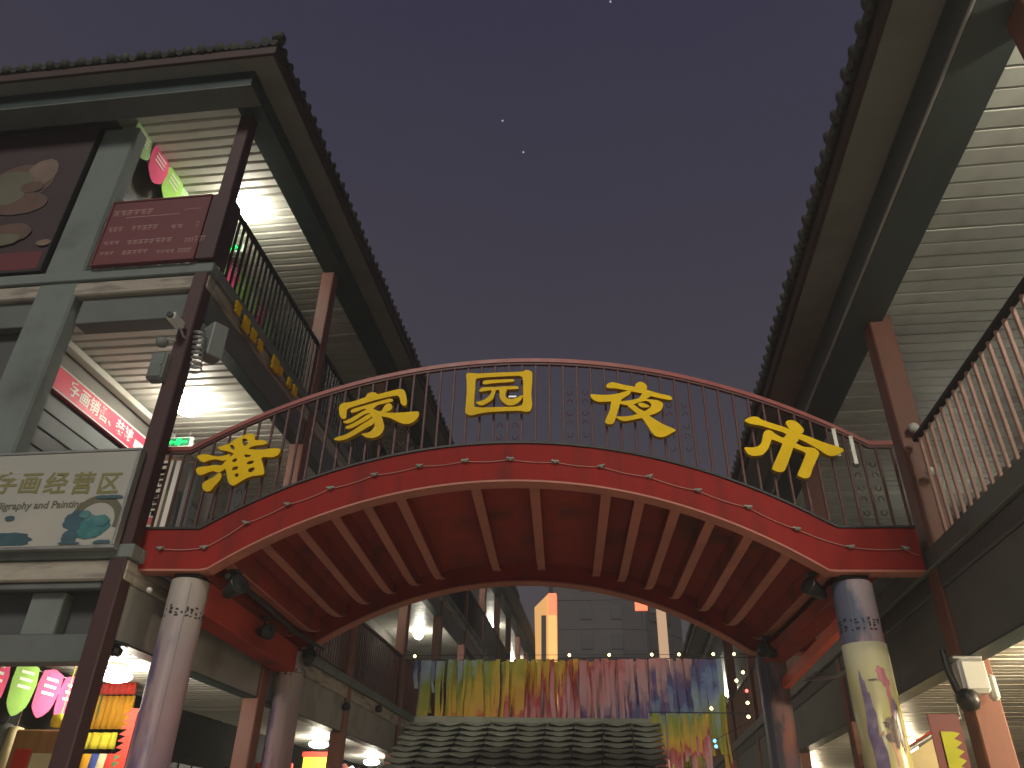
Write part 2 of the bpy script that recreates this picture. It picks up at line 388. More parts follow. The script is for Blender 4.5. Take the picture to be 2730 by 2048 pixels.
def baluster_mesh(h, t=0.034):
    return MB().cbox(-t/2, t/2, -t/2, t/2, 0, h, 0.004).mesh('baluster', M['rail_brown'])
def street_rail(parent, x, y0, y1, z0, z1, m_rail, m_bal, y_single, pitch=0.178, gap=None):
    """railing that runs along the street: handrail, bottom rail, balusters"""
    r = MB().cbox(x-0.035, x+0.035, y0, y1, z1-0.07, z1, 0.012).build('railing', m_rail, parent)
    MB().cbox(x-0.02, x+0.02, y0, y1, z0+0.06, z0+0.10, 0.008).build('bottom_rail', m_rail, r)
    me = baluster_mesh(z1 - 0.07 - z0 - 0.10); me.materials.clear(); me.materials.append(m_bal)
    b = base_of(r); y = y0 + 0.1
    while y < min(y1, y_single):
        copy_mesh('baluster', me, r, Vector((x, y, z0 + 0.10)) - b); y += pitch
    far = MB()
    while y < y1: far.box(x-0.014, x+0.014, y-0.014, y+0.014, z0+0.10, z1-0.07); y += pitch
    if far.v: tb(far.build('far_balusters', m_bal, r), 'stuff')
    return r

def tile_row_mesh(length=2.2, r=0.072):
    """one barrel row of clay tiles ending in a round drip face; runs up along +Y"""
    m = MB(); n = 7; rows = []
    segs = 6
    for i in range(segs):
        y0, y1 = length*i/segs, length*(i+1)/segs + 0.03
        for y, rr in ((y0, r*1.06), (y1, r*0.94)):
            rows.append([(rr*math.cos(math.pi*j/n), y, rr*math.sin(math.pi*j/n)) for j in range(n+1)])
    m.loft(rows)
    # drip face and the hanging lip between two rows
    m.lathe([(r*1.05, -0.02), (r*1.08, 0.0), (r*1.08, 0.03)], (0, 0, 0.02), 12, axis='y')
    lip = [(0.075, 0.03), (0.185, 0.03), (0.185, -0.03), (0.13, -0.06), (0.075, -0.03)]
    m.prism([lip], lambda u, v, d: (u, d, v), -0.015, 0.02)
    m.box(0.06, 0.20, 0.0, length, -0.01, 0.025)
    return m


# ceiling lamps -------------------------------------------------------
def ceiling_lamp(loc, label, power, warm=False, group=None, drop=0.0, r=0.17, name='ceiling_lamp', lit=True, deep=1.0):
    t = thing(name, loc, label, 'ceiling lamp', group)
    m = MB().lathe([(r*0.55, 0.0), (r*0.6, -0.03), (r*0.62, -0.05), (r*0.5, -0.055)], n=20); m.build('base', M['white'], t, True)
    if drop: MB().tube([(0, 0, 0), (0, 0, -drop)], 0.008).build('cord', M['black'], t, True)
    d = MB().lathe([(r*0.58, -0.05-drop), (r*0.88, -0.08-drop), (r, -0.15-drop), (r*0.95, -0.21-drop), (r*0.75, -0.27-drop), (r*0.45, -0.31-drop), (r*0.15, -0.325-drop)], n=24)
    d.v = [(v[0], v[1], -0.05 - drop + (v[2] + 0.05 + drop)*deep) for v in d.v]
    d.build('diffuser', (M['lamp_warm'] if warm else M['lamp']) if lit else M['white'], t, True)
    if lit and power:
        L = bpy.data.lights.new('lamp_light', 'POINT'); L.energy = power; L.shadow_soft_size = 0.10
        L.color = (1.0, 0.80, 0.52) if warm else (1.0, 0.93, 0.76)
        o = bpy.data.objects.new('lamp_light', L); o.parent = t; o.location = (0, 0, -0.46-drop); col.objects.link(o)
    return t

# ================================================================== LEFT BUILDING
LB = thing('market_building', (-8.0, 8.0, 0), 'three storey grey-green market gallery with tiled eaves, left of the red bridge', 'building')
YE = 58.0
LY = [7.92 + 4.03*k for k in range(13)]
for i, y in enumerate(LY):
    w = 0.105 if i == 0 else 0.13; MB().cbox(-5.55-w, -5.55+w, y-w, y+w, 0, 12.06, 0.015).build('column', M['col_dark'] if i == 0 else M['col_brick'], LB)
MB().cbox(-8.05, -7.42, 7.84, 8.10, 0, 11.69, 0.03).build('pier', M['concrete'], LB)
# floors: coping, stained ledge below it, slab
for z0, z1, zc, nm in ((4.06, 4.46, 4.30, 'second'), (8.18, 8.60, 8.42, 'third')):
    MB().box(-7.33, -5.48, 8.44, YE, z0+0.03, z1-0.01).build('floor_slab', M['concrete'], LB)
    c = MB().cbox(-16.0, -5.385, 7.80, 7.99, zc, z1, 0.012)
    c.cbox(-5.56, -5.385, 7.992, YE, zc, z1, 0.012); c.build('coping', M['concrete'], LB)
    c = MB().cbox(-16.0, -5.43, 7.845, 8.05, z0, zc-0.003, 0.02)
    c.cbox(-5.60, -5.43, 8.052, YE, z0, zc-0.003, 0.02); c.build('ledge', M['ledge'], LB)
# beams under the floors
MB().cbox(-7.33, -5.70, 7.93, 8.20, 7.74, 8.178, 0.01).build('beam', M['beam_grey'], LB)
MB().cbox(-16, -8.03, 7.93, 8.08, 7.74, 8.178, 0.01).build('beam', M['beam_grey'], LB)
MB().cbox(-16, -5.70, 7.98, 8.20, 3.20, 3.50, 0.01).build('beam', M['beam_grey'], LB)
MB().box(-16, -5.70, 8.205, 8.25, 3.24, 4.056).build('recess_panel', M['wall_dark'], LB)
MB().cbox(-6.62, -6.22, 8.02, 8.20, 3.503, 3.976, 0.01).build('stub_post', M['concrete'], LB)
MB().cbox(-16, -5.72, 7.90, 8.01, 3.98, 4.056, 0.01).build('beam', M['beam_grey'], LB)
for z0, z1, m in ((7.74, 8.178, 'beam_grey'), (3.45, 4.056, 'panel_grey')):
    for k in range(12):
        MB().cbox(-5.66, -5.46, LY[k]+0.142, LY[k+1]-0.142, z0, z1, 0.01).build('beam', M[m], LB)
        MB().box(-5.67, -5.455, LY[k]+0.142, LY[k+1]-0.142, z0-0.02, z0-0.002).build('beam_flange', M['teal'], LB)
# roof beams
MB().cbox(-16, -5.25, 7.28, 7.64, 11.70, 12.05, 0.012).build('roof_beam', M['teal'], LB)
MB().box(-16, -5.235, 7.262, 7.66, 11.672, 11.697).build('beam_flange', M['beam_grey'], LB)
MB().cbox(-5.62, -5.25, 7.662, YE, 11.70, 12.05, 0.012).build('roof_beam', M['teal'], LB)
MB().box(-5.64, -5.235, 7.662, YE, 11.672, 11.697).build('beam_flange', M['teal'], LB)
# soffit, fascia
MB().box(-16, -4.86, 7.06, YE, 12.054, 12.09).build('soffit', M['soffit'], LB)
MB().cbox(-16, -4.80, 7.0, 7.05, 12.03, 12.20, 0.008).build('fascia', M['fascia'], LB)
MB().cbox(-4.85, -4.80, 7.052, YE, 12.03, 12.20, 0.008).build('fascia', M['fascia'], LB)
# hipped roof with tile rows
rl = MB(); rl.add([(-16, 6.98, 12.205), (-4.78, 6.98, 12.205), (-7.2, 9.4, 13.3), (-16, 9.4, 13.3)], [(0, 1, 2, 3)])
rl.add([(-4.78, 6.98, 12.205), (-4.78, YE, 12.205), (-7.2, YE, 13.3), (-7.2, 9.4, 13.3)], [(0, 1, 2, 3)])
rl.add([(-16, 9.4, 13.3), (-7.2, 9.4, 13.3), (-7.2, YE, 13.3), (-16, YE, 13.3)], [(0, 1, 2, 3)])
roofL = rl.build('roof', M['tile'], LB)
tm = tile_row_mesh().mesh('roof_tile', M['tile'])
def put_tile(parent, p, rz, tilt, sy=1.0):
    o = bpy.data.objects.new('roof_tile', tm); o.parent = parent; o.location = Vector(p) - base_of(parent) + Vector((random.uniform(-.012, .012), random.uniform(-.012, .012), random.uniform(-.012, .012)))
    o.rotation_euler = (tilt + random.uniform(-.012, .012), random.uniform(-.03, .03), rz + random.uniform(-.025, .025)); o.scale = (1, sy, 1); col.objects.link(o); return o
for k in range(42): put_tile(roofL, (-4.98 - 0.26*k, 6.97, 12.25), 0.0, 0.40, min(1.0, (0.2 + 0.26*k)/2.02))
far = MB()
for k in range(195):
    y = 7.2 + 0.26*k
    if k < 120: put_tile(roofL, (-4.77, y, 12.25), R(90), 0.40, min(1.0, (0.2 + 0.26*k)/2.02))
hip = MB()
hip.tube([(-7.2, 9.4, 13.42), (-5.3, 7.5, 12.50), (-4.90, 7.10, 12.30), (-4.80, 7.0, 12.33)], 0.11, 8, r2=0.085)
hip.cbox(-4.89, -4.71, 6.91, 7.09, 12.30, 12.46, 0.03)
hip.build('hip_ridge', M['tile'], roofL)
# ceilings
ceiling(LB, -7.98, -5.63, 7.67, YE, 12.0, 24)
ceiling(LB, -7.98, -5.67, 8.21, YE, 7.93, 22)
ceiling(LB, -7.98, -5.67, 8.26, YE, 3.62, 28)
# walls: body front and the gallery's back wall
MB().box(-16, -8.03, 8.10, 8.40, 0, 12.05).build('front_wall', M['wall_dark'], LB)
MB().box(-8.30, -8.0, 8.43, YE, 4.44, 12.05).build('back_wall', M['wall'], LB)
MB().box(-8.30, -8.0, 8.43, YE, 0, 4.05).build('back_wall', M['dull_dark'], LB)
# roller shutters and shop doors on the back wall, one per bay and floor
for fl, z0, z1 in ((0, 0.05, 2.75), (1, 4.5, 7.05), (2, 8.65, 11.1)):
    for k in range(9):
        y0, y1 = LY[k] + 0.55, LY[k] + 3.5
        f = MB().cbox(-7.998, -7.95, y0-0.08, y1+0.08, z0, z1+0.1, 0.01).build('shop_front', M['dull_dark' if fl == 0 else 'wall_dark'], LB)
        if fl == 1:                                  # roller shutters: broad horizontal bands
            for q in range(9):
                za = z0 + 0.1 + (z1-z0-0.1)*q/9; MB().cbox(-7.948, -7.92, y0+0.02, y1-0.02, za+0.008, za+(z1-z0-0.1)/9-0.008, 0.012).build('shutter_band', M['shutter'] if q % 3 else M['wall_dark'], f)
        else:
            for q in range(6):
                ya = y0 + (y1-y0)*q/6; MB().cbox(-7.948, -7.93, ya+0.03, ya+(y1-y0)/6-0.03, z0+0.1, z1, 0.006).build('pane', M['glass'], f)
# railings
street_rail(LB, -5.50, 8.08, 40, 8.60, 9.93, M['iron_dark'], M['iron_dark'], 20, 0.15)
street_rail(LB, -5.52, 13.0, 44, 4.46, 5.75, M['iron_red'], M['iron_red'], 24, 0.15)
# band of the second floor gallery seen through the bridge opening
# ================================================================== RIGHT BUILDING
RB = thing('market_building', (3.6, 8.8, 0), 'two storey market gallery with brick red columns, right of the red bridge', 'building')
RY = [8.78 + 4.5*k for k in range(-5, 12)]
RS = -13.0
for y in RY:
    MB().cbox(3.44, 3.72, y-0.14, y+0.14, 0, 7.60, 0.015).build('column', M['col_brick'], RB)
MB().box(3.56, 10.3, RS, YE, 4.08, 4.44).build('floor_slab', M['concrete'], RB)
MB().cbox(3.40, 3.555, RS, YE, 4.26, 4.46, 0.012).build('coping', M['beam_grey'], RB)
MB().cbox(3.45, 3.555, RS, YE, 4.04, 4.257, 0.02).build('ledge', M['wall_dark'], RB)
for k in range(len(RY)-1):
    MB().cbox(3.47, 3.66, RY[k]+0.142, RY[k+1]-0.142, 3.32, 4.036, 0.01).build('beam', M['beam_grey'], RB)
    MB().box(3.45, 3.68, RY[k]+0.142, RY[k+1]-0.142, 3.30, 3.318).build('beam_flange', M['teal'], RB)
MB().cbox(3.11, 3.58, RS, YE, 7.53, 7.985, 0.012).build('roof_beam', M['beam_dark'], RB)
MB().box(3.12, 3.60, RS, YE, 7.503, 7.527).build('beam_flange', M['beam_dark'], RB)
MB().cbox(3.085, 3.115, RS, YE, 7.50, 7.530, 0.006).build('edge_strip', M['panel_grey'], RB)
MB().box(2.66, 9.6, RS, YE, 7.99, 8.03).build('soffit', M['soffit'], RB)
MB().cbox(2.60, 2.655, RS, YE, 7.965, 8.14, 0.008).build('fascia', M['fascia'], RB)
rr = MB(); rr.add([(2.55, RS, 8.145), (2.55, YE, 8.145), (5.2, YE, 9.35), (5.2, RS, 9.35)], [(0, 3, 2, 1)])
rr.add([(5.2, RS, 9.35), (9.6, RS, 9.35), (9.6, YE, 9.35), (5.2, YE, 9.35)], [(0, 1, 2, 3)])
roofR = rr.build('roof', M['tile'], RB)
for k in range(150): put_tile(roofR, (2.54, 2.2 + 0.26*k, 8.19), R(-90), 0.40)
ceiling(RB, 3.60, 7.2, RS, YE, 7.72, 21, 0.24, 0.93)
ceiling(RB, 3.68, 10.0, RS, YE, 3.50, 26, 0.2, 0.9)
MB().box(7.2, 7.5, RS, YE, 4.45, 7.98).build('back_wall', M['wall'], RB)
MB().box(10.0, 10.3, RS, YE, 0, 4.07).build('back_wall', M['wall'], RB)
for fl, z0, z1 in ((0, 0.05, 2.6), (1, 4.5, 6.9)):
    for k in range(3, 13):
        y0, y1 = RY[k] + 0.55, RY[k] + 3.6
        bx = 2.8 if fl == 0 else 0.0
        f = MB().cbox(7.15+bx, 7.198+bx, y0-0.08, y1+0.08, z0, z1+0.1, 0.01).build('shop_front', M['wood'] if fl == 0 else M['panel_grey'], RB)
        for q in range(5):
            ya = y0 + (y1-y0)*q/5; MB().cbox(7.13+bx, 7.148+bx, ya+0.03, ya+(y1-y0)/5-0.03, z0+0.1, z1, 0.006).build('pane', M['glass'] if fl == 0 else M['shutter'], f)
street_rail(RB, 3.54, 4.0, 8.5, 4.46, 5.76, M['iron_dark'], M['rail_brown'], 40, 0.178)
street_rail(RB, 3.54, 13.2, 40, 4.46, 5.76, M['iron_dark'], M['rail_brown'], 22, 0.178)

# ================================================================== FOOTBRIDGE
BA = math.atan(0.0696)
BR = thing('footbridge', (0, 8.44, 0), 'arched red steel footbridge crossing the street between the two galleries', 'bridge', rz=BA)
S0 = -1.155
def arc(s, s0, a, zc, r, zend):
    d = abs(s - s0); return zend if d >= a else max(zend, zc - r + math.sqrt(r*r - d*d))
ztop = lambda s: arc(s, S0, 3.66, 5.81, 6.70, 4.72)
zbot = lambda s: arc(s, S0, 3.50, 5.34, 6.17, 4.25)
zrail = lambda s: arc(s, -1.05, 4.6, 7.05, 7.5, 5.81)
SA, SB = -5.56, 3.36
def samples(a, b, n): return [a + (b-a)*i/n for i in range(n+1)]
def arc_box(y0, y1, f0, f1, a=SA, b=SB, n=96, mi=0, m=None):
    m = m or MB(); rows = []
    for s in samples(a, b, n):
        lo, hi = f0(s), f1(s); rows.append([(s, y0, lo), (s, y1, lo), (s, y1, hi), (s, y0, hi), (s, y0, lo)])
    m.loft(rows, mi, False); e0 = [tuple(p) for p in rows[0][:4]]; e1 = [tuple(p) for p in rows[-1][:4]]
    m.add(e0, [(3, 2, 1, 0)], mi); m.add(e1, [(0, 1, 2, 3)], mi); return m
arc_box(0.0, 0.18, zbot, ztop).build('front_girder', M['bridge_red'], BR, True)
arc_box(-0.02, 0.22, lambda s: ztop(s)+0.002, lambda s: ztop(s)+0.028).build('kerb_angle', M['iron_dark'], BR, True)
arc_box(4.14, 4.30, zbot, ztop).build('back_girder', M['bridge_red'], BR, True)
arc_box(0.182, 4.138, lambda s: ztop(s)-0.17, lambda s: ztop(s)-0.06).build('deck', M['under_red'], BR, True)
def rib_profile(s):
    """side view of one cross rib: deep in the middle, swept up where it meets the back girder"""
    z0 = zbot(s) + 0.085; z1 = ztop(s) - 0.172
    return [(0.183, z1), (0.183, z0 + 0.02), (0.5, z0), (3.2, z0), (3.65, z0 + 0.02), (3.95, z0 + 0.07), (4.137, z0 + 0.15), (4.137, z1)]
for s in (-5.3, -4.95, -4.55, -4.15, -3.75, -3.35, -2.96, -2.56, -1.63, -0.9, -0.02, 0.38, 0.80, 1.20, 1.62, 2.02, 2.45, 2.85):
    pr = rib_profile(s); m = MB()
    m.prism([pr], lambda y, z, d: (s + d, y, z), -0.03, 0.03)
    low = pr[1:7]; rows = []
    for y, z in low: rows.append([(s-0.062, y, z-0.001), (s-0.062, y, z-0.019), (s+0.062, y, z-0.019), (s+0.062, y, z-0.001), (s-0.062, y, z-0.001)])
    m.loft(rows, 1, False); m.build('cross_rib', [M['under_red'], M['rib_red_lit']], BR, True)
for yy in (0.0, 4.06):
    arc_box(yy + 0.002, yy + 0.238 if yy else 0.205, lambda s: zbot(s)-0.026, lambda s: zbot(s)-0.002).build('bottom_flange', M['rib_red_lit'], BR, True)
# end beams resting on the columns
for s in (-4.9, 2.63):
    MB().cbox(s-0.16, s+0.16, 0.44, 4.36, 3.84 if s < 0 else 4.05, 4.22, 0.012).build('end_beam', M['under_red'], BR, True)
# handrail: flat bar with a thin bar under it
rail = arc_box(-0.005, 0.065, lambda s: zrail(s)-0.055, zrail).build('handrail', M['rail_red'], BR, True)
arc_box(0.008, 0.05, lambda s: zrail(s)-0.088, lambda s: zrail(s)-0.058).build('rail_bar', M['iron_red'], rail, True)
for k in range(51):
    s = -5.44 + 0.1755*k; z0 = ztop(s) + 0.028
    MB().cbox(s-0.014, s+0.014, 0.016, 0.044, z0, zrail(s)-0.087, 0.004).build('baluster', M['iron_red'], BR, True)
railb = arc_box(4.20, 4.26, lambda s: zrail(s)-0.055, zrail).build('handrail', M['rail_red'], BR, True)
for k in range(26):
    s = -5.4 + 0.35*k
    MB().cbox(s-0.014, s+0.014, 4.216, 4.244, ztop(s)+0.002, zrail(s)-0.057, 0.004).build('baluster', M['iron_red'], BR, True)
# wrought iron scrolls between the balusters
curl_pts = []
for i in range(15):
    a = -0.2 + i*(4.2/14); rad = 0.052*(1 - 0.045*i); curl_pts.append((rad*math.cos(a)*0.8, 0.0, rad*math.sin(a)))
curl_me = MB().tube(curl_pts, 0.006, 5).mesh('iron_curl', M['iron_red'])
def scroll_panel(s, rows, z):
    for side in (-1, 1):
        for q in range(rows):
            o = copy_mesh('iron_curl', curl_me, BR, (s + side*0.088, 0.03, z + 0.15*q)); o.scale = (side, 1, 1 if q % 2 else -1)
for s, n, z in ((-4.5, 4, 5.05), (-2.55, 5, 5.85), (-1.25, 2, 5.92), (-0.36, 5, 5.95), (0.95, 5, 5.75), (2.9, 5, 4.92)):
    k = round((s + 5.44)/0.1755); scroll_panel(-5.44 + 0.1755*k, n, z)
# round columns wrapped in printed film
film_a = film_mat('lilac_print_film', [(0.0, (0.20, 0.11, 0.17)), (0.30, (0.27, 0.16, 0.20)), (0.50, (0.15, 0.105, 0.18)), (0.66, (0.30, 0.20, 0.215)), (0.84, (0.29, 0.235, 0.24)), (1.0, (0.35, 0.32, 0.29))], 'Z', 0.21)
film_b = film_mat('pink_blue_print_film', [(0.0, (0.45, 0.24, 0.18)), (0.45, (0.30, 0.17, 0.19)), (0.62, (0.17, 0.14, 0.20)), (0.76, (0.42, 0.20, 0.18)), (0.9, (0.30, 0.24, 0.27)), (1.0, (0.36, 0.30, 0.32))], 'Z', 0.21, 3.1, (0.10, 0.12, 0.18), -2.6, 0.95, 4.9)
film_y = film_mat('yellow_painting_film', [(0.0, (0.50, 0.26, 0.18)), (0.40, (0.46, 0.27, 0.20)), (0.62, (0.48, 0.36, 0.22)), (0.72, (0.45, 0.41, 0.13)), (0.84, (0.50, 0.47, 0.17)), (0.97, (0.52, 0.50, 0.34))], 'Z', 0.245, 5.4, (0.30, 0.26, 0.20), -1.2, 0.5, 3.2)
def bridge_column(s, y, film, band_z, marks=True):
    c = MB().lathe([(0.24, 0.0), (0.24, 0.12), (0.215, 0.14), (0.215, 4.15), (0.20, 4.165)], (0, 0, 0), 32).build('column', film, BR, True)
    c.location = (s, y, 0)
    MB().cbox(-0.15, 0.15, -0.15, 0.15, 4.168, 4.222, 0.01).build('bearing_plate', M['iron_dark'], c, True)
    if marks:
        m = MB(); q = 0; a0 = 0.0
        while a0 < 6.2:                                  # a ring of brush-like dashes, unequal in height and length
            w = random.uniform(.14, .30)
            for zz in (0.0, 0.035, 0.07, 0.10):
                if random.random() < 0.3: continue
                b0 = a0 + random.uniform(0, .06); b1 = b0 + w*random.uniform(.4, .95); rr = 0.2165; h = random.uniform(.014, .034); sk = random.uniform(-.012, .012)
                vs = [(rr*math.cos(a), rr*math.sin(a), band_z+zz+dz+sk*t_) for t_, a in ((0, b0), (.5, (b0+b1)/2), (1, b1)) for dz in (0, h)]
                m.add(vs, [(0, 2, 3, 1), (2, 4, 5, 3)])
            a0 += w + random.uniform(.05, .12)
        tb(m.build('print_marks', M['ink'], c, True), 'stuff')
    MB().box(-0.004, 0.004, -0.2185, -0.2145, 0.2, 4.1).build('wrap_seam', M['greybox'], c, True).rotation_euler = (0, 0, R(28 if s < 0 else -35))
    return c
bridge_column(-4.9, 0.24, film_a, 3.72)
cr = bridge_column(2.63, 0.26, film_b, 3.62)
bridge_column(-4.86, 4.08, film_a, 3.80)
bridge_column(2.60, 4.08, film_b, 3.70, False)
# yellow painted scroll wrapped round the right front column
MB().lathe([(0.217, 0.9), (0.226, 0.902), (0.226, 3.50), (0.217, 3.502)], (0, 0, 0), 32).build('painted_wrap', film_y, cr, True)

def wrap_patch(parent, th, z, w, h, m, name, r=0.2275, n=22, jag=0.25, k=0):
    """irregular printed patch that follows the column surface; th measured from the face turned to the street front"""
    ring = []
    for i in range(n):
        a = 2*math.pi*i/n; q = 1 + random.uniform(-jag, jag); ring.append((w*q*math.cos(a), h*q*math.sin(a)))
    c = (0.0, 0.0); rr = r + 0.0008*k; pts = [c] + ring
    vs = []
    for u, v in pts:
        t = R(-90) + R(th) + u/rr; vs.append((rr*math.cos(t), rr*math.sin(t), z + v))
    return MB().add(vs, [(0, 1 + i, 1 + (i+1) % n) for i in range(n)]).build(name, m, parent, True)
mv = mat('violet_print', (0.17, 0.13, 0.23), 0.35, 0.4, 14.0, 0.0, dirt=(0.30, 0.26, 0.34), dirt_amt=0.8, dirt_scale=9)
mpk = mat('rose_print', (0.40, 0.15, 0.19), 0.35, 0.3, 12.0, 0.0)
mdk = mat('umber_print', (0.10, 0.075, 0.075), 0.35, 0.4, 12.0, 0.0)
mpe = mat('peach_film_print', (0.50, 0.29, 0.21), 0.35, 0.2, 5.0, 0.0)
for k, (th, z, w, h, m, nm) in enumerate(((5, 2.30, .20, .32, mpe, 'peach_print'), (-38, 2.62, .055, .55, mv, 'violet_script'), (-30, 2.2, .06, .4, mv, 'violet_script'), (8, 3.18, .05, .075, mpk, 'rose_print'), (16, 3.10, .045, .05, mpk, 'rose_print'),
        (18, 2.9, .022, .24, mpk, 'stem_print'), (24, 2.76, .03, .20, mv, 'stem_print'), (6, 2.70, .075, .055, mdk, 'umber_print'), (2, 2.58, .06, .05, mdk, 'umber_print'), (14, 2.62, .03, .14, mdk, 'umber_print'), (-14, 3.12, .05, .008, mdk, 'umber_print'), (30, 2.66, .028, .2, mdk, 'umber_print'))):
    wrap_patch(cr, th, z, w, h, m, nm, k=k)
